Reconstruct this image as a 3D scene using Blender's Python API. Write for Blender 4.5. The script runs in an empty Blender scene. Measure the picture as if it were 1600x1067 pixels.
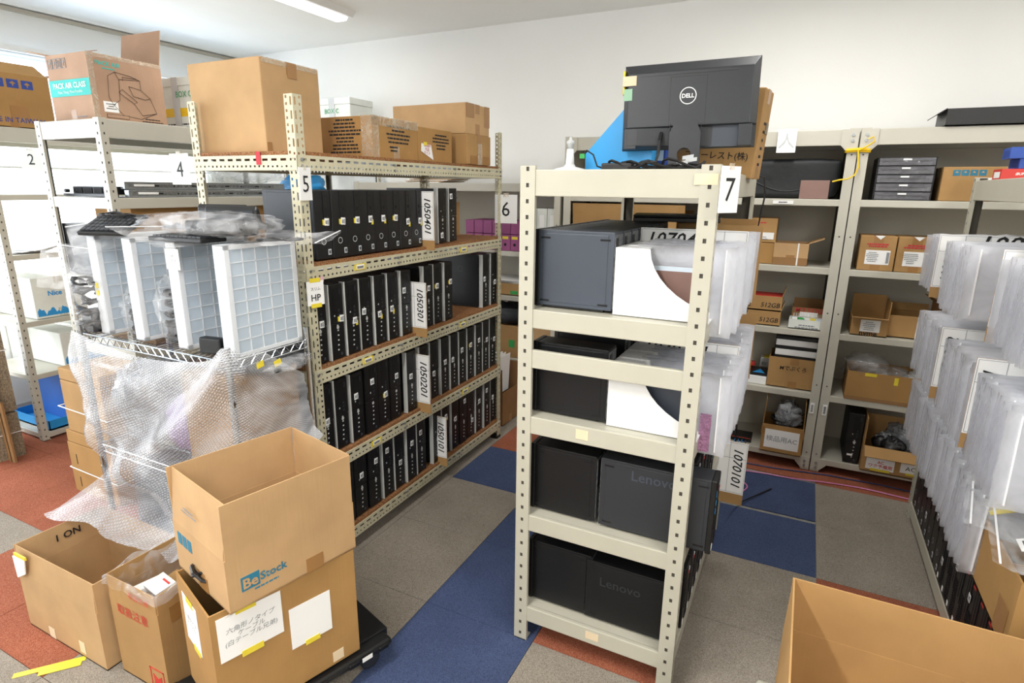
import bpy, math, random
from mathutils import Matrix, Vector, noise
random.seed(7)
C = bpy.context.scene.collection
R = math.radians

# ------------------------------------------------------------------ materials
def srgb(h):
    h = h.lstrip('#'); c = [int(h[i:i+2], 16)/255 for i in (0, 2, 4)]
    return tuple((x/12.92 if x <= .04045 else ((x+.055)/1.055)**2.4) for x in c) + (1,)

def new_mat(name):
    m = bpy.data.materials.new(name); m.use_nodes = True
    nt = m.node_tree; b = nt.nodes['Principled BSDF']
    return m, nt, b

def N(nt, t, **kw):
    n = nt.nodes.new(t)
    for k, v in kw.items():
        if k in n.inputs: n.inputs[k].default_value = v
        else: setattr(n, k, v)
    return n

def mat(name, col, rough=.5, metal=0, var=.06, scale=8, bump=0, bscale=60, stretch=(1, 1, 1), spec=.5, detail=4, emit=0):
    m, nt, b = new_mat(name); c = srgb(col); L = nt.links
    b.inputs['Roughness'].default_value = rough; b.inputs['Metallic'].default_value = metal
    b.inputs['Specular IOR Level'].default_value = spec
    tc = N(nt, 'ShaderNodeTexCoord'); mp = N(nt, 'ShaderNodeMapping'); mp.inputs['Scale'].default_value = stretch
    L.new(tc.outputs['Object'], mp.inputs['Vector'])
    nz = N(nt, 'ShaderNodeTexNoise', Scale=scale, Detail=detail); L.new(mp.outputs[0], nz.inputs['Vector'])
    rp = N(nt, 'ShaderNodeValToRGB'); e = rp.color_ramp.elements
    e[0].position = .3; e[1].position = .7
    e[0].color = tuple(max(0, x*(1-var)) for x in c[:3])+(1,); e[1].color = tuple(min(1, x*(1+var)) for x in c[:3])+(1,)
    L.new(nz.outputs['Fac'], rp.inputs[0]); L.new(rp.outputs[0], b.inputs['Base Color'])
    if bump:
        n2 = N(nt, 'ShaderNodeTexNoise', Scale=bscale, Detail=3); L.new(mp.outputs[0], n2.inputs['Vector'])
        bp = N(nt, 'ShaderNodeBump', Strength=bump, Distance=.01); L.new(n2.outputs['Fac'], bp.inputs['Height'])
        L.new(bp.outputs[0], b.inputs['Normal'])
    if emit:
        b.inputs['Emission Color'].default_value = c; b.inputs['Emission Strength'].default_value = emit
    return m

def film(name, col, alpha, rough=.15, nscale=14, avar=.3, bump=.6, bscale=25, trl=0):
    """thin plastic film: part transparent, part glossy milky surface"""
    m, nt, b = new_mat(name); L = nt.links
    b.inputs['Base Color'].default_value = srgb(col); b.inputs['Roughness'].default_value = rough
    b.inputs['Specular IOR Level'].default_value = .8
    tc = N(nt, 'ShaderNodeTexCoord')
    nz = N(nt, 'ShaderNodeTexNoise', Scale=nscale, Detail=3, Distortion=1.0); L.new(tc.outputs['Object'], nz.inputs['Vector'])
    mr = N(nt, 'ShaderNodeMapRange'); mr.inputs['From Min'].default_value = .35; mr.inputs['From Max'].default_value = .65
    mr.inputs['To Min'].default_value = max(0, alpha-avar/2); mr.inputs['To Max'].default_value = min(1, alpha+avar/2)
    L.new(nz.outputs['Fac'], mr.inputs['Value'])
    n2 = N(nt, 'ShaderNodeTexNoise', Scale=bscale, Detail=2, Distortion=1.5); L.new(tc.outputs['Object'], n2.inputs['Vector'])
    bp = N(nt, 'ShaderNodeBump', Strength=bump, Distance=.02); L.new(n2.outputs['Fac'], bp.inputs['Height'])
    L.new(bp.outputs[0], b.inputs['Normal'])
    tr = N(nt, 'ShaderNodeBsdfTransparent'); mx = N(nt, 'ShaderNodeMixShader'); top = b.outputs[0]
    if trl:
        tl = N(nt, 'ShaderNodeBsdfTranslucent'); tl.inputs['Color'].default_value = srgb(col); m2 = N(nt, 'ShaderNodeMixShader'); m2.inputs[0].default_value = trl
        L.new(b.outputs[0], m2.inputs[1]); L.new(tl.outputs[0], m2.inputs[2]); top = m2.outputs[0]
    L.new(mr.outputs[0], mx.inputs[0]); L.new(tr.outputs[0], mx.inputs[1]); L.new(top, mx.inputs[2])
    L.new(mx.outputs[0], nt.nodes['Material Output'].inputs['Surface'])
    return m

def speckle(name, cols, scale, rough=.9, bump=.3, noise_scale=3):
    m, nt, b = new_mat(name); L = nt.links; b.inputs['Roughness'].default_value = rough
    b.inputs['Specular IOR Level'].default_value = .2
    tc = N(nt, 'ShaderNodeTexCoord')
    v = N(nt, 'ShaderNodeTexVoronoi', Scale=scale); L.new(tc.outputs['Object'], v.inputs['Vector'])
    rp = N(nt, 'ShaderNodeValToRGB'); rp.color_ramp.interpolation = 'LINEAR'; e = rp.color_ramp.elements
    sep = N(nt, 'ShaderNodeSeparateColor'); L.new(v.outputs['Color'], sep.inputs[0]); L.new(sep.outputs[0], rp.inputs[0])
    for i, c in enumerate(cols):
        if i < 2: el = e[i]
        else: el = e.new(1.0)
        el.position = i/(len(cols)-1); el.color = srgb(c)
    nz = N(nt, 'ShaderNodeTexNoise', Scale=noise_scale, Detail=4); L.new(tc.outputs['Object'], nz.inputs['Vector'])
    mr = N(nt, 'ShaderNodeMapRange'); mr.inputs['To Min'].default_value = .78; mr.inputs['To Max'].default_value = 1.22
    L.new(nz.outputs['Fac'], mr.inputs['Value'])
    mx = N(nt, 'ShaderNodeVectorMath', operation='SCALE'); L.new(rp.outputs[0], mx.inputs[0]); L.new(mr.outputs[0], mx.inputs['Scale'])
    L.new(mx.outputs[0], b.inputs['Base Color'])
    bp = N(nt, 'ShaderNodeBump', Strength=bump, Distance=.004); L.new(v.outputs['Distance'], bp.inputs['Height'])
    L.new(bp.outputs[0], b.inputs['Normal'])
    return m

def card(name, col):
    """corrugated cardboard: fine flute lines and soft blotches"""
    m, nt, b = new_mat(name); L = nt.links; c = srgb(col)
    b.inputs['Roughness'].default_value = .75; b.inputs['Specular IOR Level'].default_value = .25
    tc = N(nt, 'ShaderNodeTexCoord')
    nz = N(nt, 'ShaderNodeTexNoise', Scale=6, Detail=6); L.new(tc.outputs['Object'], nz.inputs['Vector'])
    rp = N(nt, 'ShaderNodeValToRGB'); e = rp.color_ramp.elements; e[0].position = .3; e[1].position = .72
    e[0].color = tuple(x*.88 for x in c[:3])+(1,); e[1].color = tuple(min(1, x*1.07) for x in c[:3])+(1,)
    L.new(nz.outputs['Fac'], rp.inputs[0]); L.new(rp.outputs[0], b.inputs['Base Color'])
    mp = N(nt, 'ShaderNodeMapping'); mp.inputs['Scale'].default_value = (1, 1, .02); L.new(tc.outputs['Object'], mp.inputs['Vector'])
    n2 = N(nt, 'ShaderNodeTexNoise', Scale=140, Detail=1); L.new(mp.outputs[0], n2.inputs['Vector'])
    bp = N(nt, 'ShaderNodeBump', Strength=.12, Distance=.004); L.new(n2.outputs['Fac'], bp.inputs['Height'])
    L.new(bp.outputs[0], b.inputs['Normal'])
    return m

def bubble_mat():
    m, nt, b = new_mat('bubble wrap film'); L = nt.links
    b.inputs['Base Color'].default_value = srgb('#eef1f6'); b.inputs['Roughness'].default_value = .12
    b.inputs['Specular IOR Level'].default_value = .9
    uv = N(nt, 'ShaderNodeTexCoord'); mp = N(nt, 'ShaderNodeMapping'); mp.inputs['Scale'].default_value = (100, 100, 1)
    mp.inputs['Rotation'].default_value = (0, 0, .5)
    L.new(uv.outputs['UV'], mp.inputs['Vector'])
    v = N(nt, 'ShaderNodeTexVoronoi', Scale=1.0, Randomness=.12, voronoi_dimensions='2D'); L.new(mp.outputs[0], v.inputs['Vector'])
    mr = N(nt, 'ShaderNodeMapRange'); mr.inputs['From Min'].default_value = .2; mr.inputs['From Max'].default_value = .48
    mr.inputs['To Min'].default_value = 1; mr.inputs['To Max'].default_value = 0; L.new(v.outputs['Distance'], mr.inputs['Value'])
    bp = N(nt, 'ShaderNodeBump', Strength=1.0, Distance=.006); L.new(mr.outputs[0], bp.inputs['Height']); L.new(bp.outputs[0], b.inputs['Normal'])
    nz = N(nt, 'ShaderNodeTexNoise', Scale=2.2, Detail=3, Distortion=1.2); L.new(uv.outputs['UV'], nz.inputs['Vector'])
    r2 = N(nt, 'ShaderNodeMapRange'); r2.inputs['From Min'].default_value = .35; r2.inputs['From Max'].default_value = .65
    r2.inputs['To Min'].default_value = .22; r2.inputs['To Max'].default_value = .62; L.new(nz.outputs['Fac'], r2.inputs['Value'])
    ml = N(nt, 'ShaderNodeMath', operation='MULTIPLY_ADD'); ml.inputs[1].default_value = .22
    L.new(mr.outputs[0], ml.inputs[0]); L.new(r2.outputs[0], ml.inputs[2])
    tr = N(nt, 'ShaderNodeBsdfTransparent'); mx = N(nt, 'ShaderNodeMixShader')
    L.new(ml.outputs[0], mx.inputs[0]); L.new(tr.outputs[0], mx.inputs[1]); L.new(b.outputs[0], mx.inputs[2])
    L.new(mx.outputs[0], nt.nodes['Material Output'].inputs['Surface'])
    return m

def perforated(name, c0, c1, scale=260):
    m, nt, b = new_mat(name); L = nt.links; b.inputs['Roughness'].default_value = .45
    tc = N(nt, 'ShaderNodeTexCoord'); v = N(nt, 'ShaderNodeTexVoronoi', Scale=scale, Randomness=0.0)
    mp = N(nt, 'ShaderNodeMapping'); mp.inputs['Rotation'].default_value = (.785, 0, 0); mp.inputs['Scale'].default_value = (.01, 1, 1)
    L.new(tc.outputs['Object'], mp.inputs[0]); L.new(mp.outputs[0], v.inputs['Vector'])
    rp = N(nt, 'ShaderNodeValToRGB'); e = rp.color_ramp.elements; e[0].position = .3; e[1].position = .42
    e[0].color = srgb(c0); e[1].color = srgb(c1); L.new(v.outputs['Distance'], rp.inputs[0]); L.new(rp.outputs[0], b.inputs['Base Color'])
    return m

M = {}
M['wall'] = mat('white wall paint', '#f1f1ee', .85, var=.02, scale=1.2, bump=.05, bscale=90, spec=.2)
M['ceil'] = mat('white ceiling board', '#f3f3f0', .9, var=.015, scale=2, spec=.1)
M['cream'] = mat('cream enamelled steel', '#b9b6a6', .38, var=.03, scale=5)
M['cream2'] = mat('pale steel', '#c0bdb0', .4, var=.03, scale=5)
M['slot'] = mat('beige slotted angle steel', '#c6c0a4', .42, var=.05, scale=6)
M['panel'] = mat('grey beige sheet steel', '#bbb6a8', .5, var=.03, scale=3)
M['chip'] = speckle('chipboard', ['#5e3b24', '#a0714c', '#93663f', '#6c472b', '#b58b66'], 260, .8, .2)
M['black'] = mat('black plastic', '#0f1011', .42, var=.1, scale=10)
M['black2'] = mat('satin black steel', '#141517', .42, var=.08, scale=5, bump=.05, bscale=400, spec=.35)
M['char'] = mat('charcoal steel', '#2a2d32', .42, var=.06, scale=5, bump=.05, bscale=400)
M['slate'] = mat('blue grey steel', '#414853', .4, var=.06, scale=4, bump=.04, bscale=400)
M['dim'] = mat('shaded steel channel', '#4f4b42', .7, var=.1)  # dark tone stands in for shade inside the hollow posts
M['void'] = mat('dark recess', '#060607', .8, var=.1)  # near-black stands in for shade in slots, holes and grips; also screen face
M['grille'] = perforated('perforated black front', '#040404', '#1c1d1f')
M['silver'] = mat('silver plastic trim', '#c6c8c4', .35, .15, var=.05)
M['zinc'] = mat('galvanised steel', '#a5aaad', .35, .8, var=.12, scale=20)
M['chrome'] = mat('chrome wire', '#c9ccce', .15, 1.0, var=.05)
M['white'] = mat('white plastic', '#f0f1f0', .4, var=.02)
M['paper'] = mat('white paper', '#f2f2f0', .8, var=.02, bump=.05, bscale=30)
M['ink'] = mat('black ink', '#16171b', .7, var=.05)
M['greyink'] = mat('grey print', '#8c8f93', .7, var=.1)
M['redink'] = mat('red ink', '#c2323e', .7, var=.05)
M['blueink'] = mat('blue print', '#1e62a8', .6, var=.05)
M['teal'] = mat('teal print', '#2cb3aa', .6, var=.05)
M['navy'] = mat('navy print', '#23408f', .6, var=.05)
M['bestock'] = mat('petrol blue print', '#2b7690', .6, var=.05)
M['green'] = mat('green print', '#3f9c66', .6, var=.05)
M['yellow'] = mat('yellow tape', '#e4cf3a', .5, var=.06, scale=30)
M['yrope'] = mat('yellow rope', '#efc416', .6, var=.12, scale=120)
M['pinktape'] = mat('pink paper', '#e7bcc8', .6, var=.05)
M['brtape'] = mat('brown packing tape', '#9d7343', .3, var=.06)
M['cltape'] = film('clear packing tape', '#e8d9c0', .35, .1, 40, .3, .5, 60)
M['card'] = card('kraft cardboard', '#ad8858')
M['cardL'] = card('pale kraft cardboard', '#be9b70')
M['cardD'] = card('dark kraft cardboard', '#94704a')
M['cardY'] = card('yellowish kraft cardboard', '#aa8350')
M['cardP'] = card('pinkish kraft cardboard', '#b08f76')
M['cardW'] = card('white cardboard', '#e4e8e2')
M['cardedge'] = mat('corrugated board edge', '#8b7d68', .9, var=.5, scale=160, stretch=(1, 1, .6))
M['brown'] = mat('muted mauve brown plastic', '#84655c', .45, var=.04)
M['blue'] = mat('bright blue plastic', '#2f9fe2', .35, var=.03)
M['blueL'] = mat('pale translucent blue plastic', '#cfdde9', .35, var=.03)
M['dkblue'] = mat('royal blue board', '#2a4fa6', .5, var=.05)
M['mauve'] = mat('mauve binder board', '#92497a', .55, var=.05)
M['red'] = mat('red carton print', '#c8372f', .45, var=.05)
M['cyan'] = mat('cyan carton print', '#2b95d8', .45, var=.05)
M['palegreen'] = mat('pale green label', '#8fb89a', .5, var=.08)
M['green2'] = mat('green sticker', '#2f9b4a', .5, var=.05)
M['stickerblue'] = mat('blue badge', '#2d8fd0', .3, var=.2, scale=80)
M['fabric'] = mat('black nylon cloth', '#15181b', .6, var=.25, scale=6, bump=.35, bscale=14)
M['cable'] = mat('black cable rubber', '#121214', .45, var=.1)
M['pinkcable'] = mat('pink cable', '#d687b8', .45, var=.05)
M['bluecable'] = mat('blue cable', '#3f8fd6', .45, var=.05)
M['dkcable'] = mat('dark blue cable', '#1d3f78', .45, var=.05)
M['bag'] = film('milky zip bag film', '#f3f5fb', .55, .28, 7, .2, .25, 10, .45)
M['clear'] = film('clear polythene', '#f2f5f8', .22, .12, 10, .3, .6, 14, .3)
M['clear2'] = film('crisp clear film', '#f6f8fb', .15, .08, 12, .24, .6, 14)
M['crate'] = film('frosted polypropylene', '#eaf2f8', .5, .35, 5, .1, .1, 10, .5)
M['cratew'] = film('white frosted rib', '#fbfcfd', .85, .4, 5, .06, .1, 10, .4)
M['smoke'] = film('smoked clear plastic', '#6d6d74', .55, .12, 10, .3, .3, 8)
M['zip'] = mat('zip seal', '#f6f7f9', .3, var=.02)
M['pinkbub'] = film('pink bubble film', '#d99cc8', .8, .2, 60, .3, 1, 120)
M['greybag'] = film('grey antistatic film', '#9fa3a8', .6, .12, 14, .5, 1.0, 16)
M['bubble'] = bubble_mat()
M['rear'] = mat('rear port plate', '#84888b', .35, .7, var=.5, scale=70)
M['tan'] = mat('beige masking tape', '#e3cfae', .6, var=.04)
M['grey'] = mat('light grey plastic', '#c3c6c7', .45, var=.04)
M['purplebag'] = film('violet plastic bag', '#a884c4', .75, .3, 12, .3, .8, 14)
M['pane'] = mat('bright daylight', '#f4f8ff', .9, var=.0, emit=1.5)
M['tube'] = mat('lit fluorescent cover', '#ffffff', .9, var=.0, emit=3.0)
M['blind'] = mat('white aluminium slat', '#cddcea', .5, var=.02, emit=.42)  # slats glow a little, standing in for daylight passing through
M['sky'] = mat('blue plastic tray', '#3a6fc0', .5, var=.05)
M['cbl'] = speckle('blue carpet tile', ['#313e5c', '#434f70', '#515e80', '#394664'], 420, .95, .5, 5)
M['cgr'] = speckle('grey brown carpet tile', ['#776e63', '#958c80', '#a8a094', '#827a6e'], 420, .95, .5, 5)
M['cor'] = speckle('orange carpet tile', ['#82462f', '#9c573e', '#b0725a', '#8a4c36'], 420, .95, .5, 5)
M['conc'] = mat('bare concrete gap', '#8c8a82', .9, var=.2, scale=30)

# ------------------------------------------------------------------ mesh builder
class MB:
    def __init__(s): s.v = []; s.f = []; s.m = []; s.X = Matrix(); s.uv = None
    def pt(s, p): s.v.append(tuple(s.X @ Vector(p))); return len(s.v)-1
    def face(s, pts, m=0):
        s.f.append([s.pt(p) for p in pts]); s.m.append(m); return s
    def box(s, x0, x1, y0, y1, z0, z1, m=0):
        if x0 > x1: x0, x1 = x1, x0
        if y0 > y1: y0, y1 = y1, y0
        if z0 > z1: z0, z1 = z1, z0
        i = [s.pt(p) for p in ((x0,y0,z0),(x1,y0,z0),(x1,y1,z0),(x0,y1,z0),(x0,y0,z1),(x1,y0,z1),(x1,y1,z1),(x0,y1,z1))]
        for q in ((0,3,2,1),(4,5,6,7),(0,1,5,4),(1,2,6,5),(2,3,7,6),(3,0,4,7)):
            s.f.append([i[k] for k in q]); s.m.append(m)
        return s
    def hexa(s, b, t, m=0):
        i = [s.pt(p) for p in list(b)+list(t)]
        for q in ((0,3,2,1),(4,5,6,7),(0,1,5,4),(1,2,6,5),(2,3,7,6),(3,0,4,7)):
            s.f.append([i[k] for k in q]); s.m.append(m)
        return s
    def slab(s, o, u, v, n, m=0):
        """box from corner o with edge vectors u, v, n"""
        o, u, v, n = map(Vector, (o, u, v, n))
        return s.hexa((o, o+u, o+u+v, o+v), (o+n, o+u+n, o+u+v+n, o+v+n), m)
    def prism(s, poly, axis, a0, a1, m=0):
        def P(p, a): return {'y': (p[0], a, p[1]), 'x': (a, p[0], p[1]), 'z': (p[0], p[1], a)}[axis]
        n = len(poly); A = [s.pt(P(p, a0)) for p in poly]; B = [s.pt(P(p, a1)) for p in poly]
        s.f.append(A[::-1]); s.m.append(m); s.f.append(B); s.m.append(m)
        for i in range(n):
            j = (i+1) % n; s.f.append([A[i], A[j], B[j], B[i]]); s.m.append(m)
        return s
    def tube(s, pts, r, seg=6, m=0, closed=False):
        pts = [Vector(p) for p in pts]; n = len(pts); rings = []
        up = Vector((0, 0, 1))
        for i, p in enumerate(pts):
            a = pts[max(0, i-1)]; b = pts[min(n-1, i+1)]; d = (b-a)
            d = d.normalized() if d.length > 1e-9 else Vector((0, 0, 1))
            u = d.cross(up)
            if u.length < .05: u = d.cross(Vector((1, 0, 0)))
            u.normalize(); w = d.cross(u)
            rr = r[i] if isinstance(r, (list, tuple)) else r
            rings.append([s.pt(p+(u*math.cos(t)+w*math.sin(t))*rr) for t in (2*math.pi*k/seg for k in range(seg))])
        for i in range(n-1):
            for k in range(seg):
                k2 = (k+1) % seg; s.f.append([rings[i][k], rings[i][k2], rings[i+1][k2], rings[i+1][k]]); s.m.append(m)
        s.f.append(rings[0][::-1]); s.m.append(m); s.f.append(rings[-1]); s.m.append(m)
        return s
    def lathe(s, prof, cx=0, cy=0, seg=20, m=0):
        rings = [[s.pt((cx+r*math.cos(2*math.pi*k/seg), cy+r*math.sin(2*math.pi*k/seg), z)) for k in range(seg)] for r, z in prof]
        for i in range(len(prof)-1):
            for k in range(seg):
                k2 = (k+1) % seg; s.f.append([rings[i][k], rings[i][k2], rings[i+1][k2], rings[i+1][k]]); s.m.append(m)
        s.f.append(rings[0][::-1]); s.m.append(m); s.f.append(rings[-1]); s.m.append(m)
        return s
    def ring(s, c, u, v, r0, r1, n=28, m=0):
        c, u, v = Vector(c), Vector(u), Vector(v)
        for k in range(n):
            a, b = 2*math.pi*k/n, 2*math.pi*(k+1)/n
            da, db = u*math.cos(a)+v*math.sin(a), u*math.cos(b)+v*math.sin(b)
            if r0 <= 0: s.face((c, c+da*r1, c+db*r1), m)
            else: s.face((c+da*r0, c+da*r1, c+db*r1, c+db*r0), m)
        return s
    def plate(s, o, u, v, L, W, rows, m=0):
        """flat strip from o along unit u (length L) and unit v (width W); rows = (centre v, pitch, hole length, hole width, phase)"""
        o, u, v = Vector(o), Vector(u), Vector(v)
        def q(a0, a1, b0, b1):
            if a1-a0 > 1e-5 and b1-b0 > 1e-5:
                s.face((o+u*a0+v*b0, o+u*a1+v*b0, o+u*a1+v*b1, o+u*a0+v*b1), m)
        cur = 0
        for (vc, pit, hl, hw, ph) in sorted(rows):
            q(0, L, cur, vc-hw/2); a = 0; k = 0
            while True:
                c = ph+pit*k; k += 1
                if c+hl/2 > L-.002: break
                if c-hl/2 < .002: continue
                q(a, c-hl/2, vc-hw/2, vc+hw/2); a = c+hl/2
            q(a, L, vc-hw/2, vc+hw/2); cur = vc+hw/2
        q(0, L, cur, W)
        return s
    def mesh(s, name, mats, smooth=False):
        me = bpy.data.meshes.new(name); me.from_pydata(s.v, [], s.f)
        for mm in mats: me.materials.append(mm)
        me.polygons.foreach_set('material_index', s.m)
        if smooth: me.polygons.foreach_set('use_smooth', [True]*len(me.polygons))
        me.update(); return me
    def build(s, name, mats, parent=None, bevel=0, smooth=False, loc=None):
        if not isinstance(mats, (list, tuple)): mats = [mats]
        mats = [M[k] if isinstance(k, str) else k for k in mats]
        o = bpy.data.objects.new(name, s.mesh(name, mats, smooth)); C.objects.link(o)
        if parent: o.parent = parent
        if loc: o.location = loc
        if bevel:
            b = o.modifiers.new('bevel', 'BEVEL'); b.width = bevel; b.segments = 2; b.limit_method = 'ANGLE'; b.angle_limit = R(40)
        return o

def tag(o, label, cat, group=None, kind=None):
    o['label'] = label; o['category'] = cat
    if group: o['group'] = group
    if kind: o['kind'] = kind
    return o
def struct(o): o['kind'] = 'structure'; return o
def T(name, label, cat, loc=(0, 0, 0), rz=0, group=None):
    o = bpy.data.objects.new(name, None); o.empty_display_size = .1; C.objects.link(o)
    o.location = loc; o.rotation_euler = (0, 0, R(rz)); return tag(o, label, cat, group)
def copy_tree(o, parent=None):
    c = o.copy(); C.objects.link(c)
    if parent: c.parent = parent
    for ch in list(o.children): copy_tree(ch, c)
    return c

FACE = {'front': Matrix.Rotation(R(90), 4, 'X'), 'right': Matrix.Rotation(R(90), 4, 'Z') @ Matrix.Rotation(R(90), 4, 'X'),
        'left': Matrix.Rotation(R(-90), 4, 'Z') @ Matrix.Rotation(R(90), 4, 'X'),
        'back': Matrix.Rotation(R(180), 4, 'Z') @ Matrix.Rotation(R(90), 4, 'X'), 'top': Matrix()}
def text(s, loc, face, m, parent, width=None, size=.05, spin=0, bold=0, shear=0, align='CENTER', name='lettering', tilt=None, lines=1.0):
    """flat lettering; loc is its centre, face its facing"""
    cu = bpy.data.curves.new('t', 'FONT'); cu.body = s; cu.size = size; cu.align_x = align; cu.align_y = 'CENTER'
    cu.offset = bold*size; cu.shear = shear; cu.resolution_u = 2; cu.space_line = lines
    t = bpy.data.objects.new('t', cu); C.objects.link(t); bpy.context.view_layer.update()
    me = bpy.data.meshes.new_from_object(t); bpy.data.objects.remove(t); bpy.data.curves.remove(cu)
    if len(me.vertices) == 0: return None
    xs = [v.co.x for v in me.vertices]; ys = [v.co.y for v in me.vertices]; w = max(xs)-min(xs)
    k = (width/w) if width else 1
    me.transform(Matrix.Scale(k, 4) @ Matrix.Translation((-(max(xs)+min(xs))/2, -(max(ys)+min(ys))/2, 0)))
    F = FACE[face] if isinstance(face, str) else face
    me.transform(F @ Matrix.Rotation(R(spin), 4, 'Z'))
    me.materials.clear(); me.materials.append(M[m] if isinstance(m, str) else m)
    o = bpy.data.objects.new(name, me); C.objects.link(o); o.parent = parent; o.location = loc
    return o

def blob(name, mats, parent, size, seed=0, lump=.25, freq=3.0, flat=0, seg=(16, 12), loc=(0, 0, 0), smooth=True, n=2.6):
    """crumpled bag-like lump resting on z=0: superellipsoid pushed about by noise"""
    mb = MB(); U, V = seg; g = []
    for j in range(V+1):
        ph = -math.pi/2+math.pi*j/V; row = []
        for i in range(U):
            th = 2*math.pi*i/U
            sp = lambda w, e: math.copysign(abs(w)**(2/n), w)
            x = sp(math.cos(ph), n)*sp(math.cos(th), n); y = sp(math.cos(ph), n)*sp(math.sin(th), n); z = sp(math.sin(ph), n)
            d = 1+lump*noise.noise(Vector((x*freq+seed*3.1, y*freq, z*freq)))+lump*.5*noise.noise(Vector((x*freq*2.3, y*freq*2.3+seed, z*freq*2.3)))
            p = Vector((x*d*size[0]/2, y*d*size[1]/2, max(0, (z*d+1)*size[2]/2)))
            row.append(mb.pt(p))
        g.append(row)
    for j in range(V):
        for i in range(U):
            k = (i+1) % U; mb.f.append([g[j][i], g[j][k], g[j+1][k], g[j+1][i]]); mb.m.append(0)
    o = mb.build(name, mats, parent, smooth=smooth, loc=loc); return o

def coil(mb, c, r, turns, thick, seed=0, jitter=.35, tilt=.3, m=0, sy=1.0, sz=1.0):
    rn = random.Random(seed); pts = []
    n = int(turns*14)
    for i in range(n):
        t = 2*math.pi*i/14; rr = r*(1+jitter*noise.noise(Vector((i*.21, seed*1.7, 0))))
        pts.append((c[0]+rr*math.cos(t), c[1]+rr*math.sin(t)*sy, c[2]+abs(noise.noise(Vector((i*.17, seed, 5)))*r*tilt*2)*sz+thick))
    mb.tube(pts, thick, 5, m); return mb

def sheetbag(name, label, cat, w, h, loc, rot, m='clear', parent=None, group=None, bulge=.02, seed=1, zipper=True, nx=12, ny=14):
    """flat zip bag lying in its local XY plane, zip near the +Y end"""
    mb = MB()
    for sgn in (1, -1):
        idx = [[mb.pt(((i/nx-.5)*w*(1+.02*noise.noise(Vector((j*.9, seed, 0)))), (j/ny-.5)*h,
                sgn*bulge*math.sin(math.pi*i/nx)*math.sin(math.pi*min(1, j/ny*1.1))*(1+.7*noise.noise(Vector((i*.5, j*.5, seed))))+.012*noise.noise(Vector((i*.35, j*.3, seed+9)))))
                for i in range(nx+1)] for j in range(ny+1)]
        for j in range(ny):
            for i in range(nx):
                mb.f.append([idx[j][i], idx[j][i+1], idx[j+1][i+1], idx[j+1][i]]); mb.m.append(0)
    o = mb.build(name, m, parent, smooth=True)
    o.location = loc; o.rotation_euler = tuple(R(a) for a in rot)
    if label: tag(o, label, cat, group)
    if zipper:
        zb = MB(); zb.box(-w/2, w/2, h*.44, h*.455, .004, .0065); zb.build('zip_seal', 'zip', o)
    return o

# ------------------------------------------------------------------ cartons
def carton(name, label, cx, cy, z0, w, d, h, rz=0, m='card', flaps=None, open_=False, group=None, tape='brtape', cat='box', inner=None, closed_seam=True, vtape=True):
    """w along x, d along y; flaps = {side: (length, angle)}: angle 90 stands up, 0 sticks out level, <0 hangs down"""
    t = T(name, label, cat, (cx, cy, z0), rz, group); th = .005
    hx, hy = w/2, d/2; mm = [m, inner or m, 'cardedge']
    if open_:
        b = MB(); b.box(-hx, hx, -hy, hy, 0, th)
        b.box(-hx, hx, -hy, -hy+th, 0, h); b.box(-hx, hx, hy-th, hy, 0, h)
        b.box(-hx, -hx+th, -hy+th, hy-th, 0, h); b.box(hx-th, hx, -hy+th, hy-th, 0, h)
        b.build('box_body', mm, t)
    else:
        b = MB(); b.box(-hx, hx, -hy, hy, 0, h); b.build('box_body', mm, t, bevel=.004)
        if closed_seam:
            b = MB()
            if w >= d: b.box(-hx-.0006, hx+.0006, -.024, .024, h-.05, h+.0012)
            else: b.box(-.024, .024, -hy-.0006, hy+.0006, h-.05, h+.0012)
            b.build('packing_tape', tape, t)
    for side, (L, a) in (flaps or {}).items():
        c, s_ = math.cos(R(a)), math.sin(R(a)); g = .004
        fb = MB()
        if side in ('left', 'right'):
            sg = -1 if side == 'left' else 1
            fb.slab((sg*hx, -hy+g, h), (0, d-2*g, 0), (sg*c*L, 0, s_*L), (-sg*s_*.004, 0, c*.004))
        else:
            sg = -1 if side == 'front' else 1
            fb.slab((-hx+g, sg*hy, h), (w-2*g, 0, 0), (0, sg*c*L, s_*L), (0, -sg*s_*.004, c*.004))
        fb.build('flap', m, t)
    if vtape:
        b = MB()
        if w >= d:
            b.box(hx-.0008, hx+.0008, -.024, .024, 0, .06)
        else:
            b.box(-.024, .024, -hy-.0008, -hy+.0008, 0, .06)
        b.build('end_tape', tape, t)
    return t

def decal(parent, name, face, u0, u1, z0, z1, at, m, th=.0012, bevel=0):
    """thin flat patch on a box face; at = the coordinate of that face"""
    b = MB()
    if face in ('front', 'back'):
        s = -1 if face == 'front' else 1; b.box(u0, u1, at, at+s*th, z0, z1)
    elif face in ('left', 'right'):
        s = -1 if face == 'left' else 1; b.box(at, at+s*th, u0, u1, z0, z1)
    else: b.box(u0, u1, z0, z1, at, at+th)
    return b.build(name, m, parent)
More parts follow.
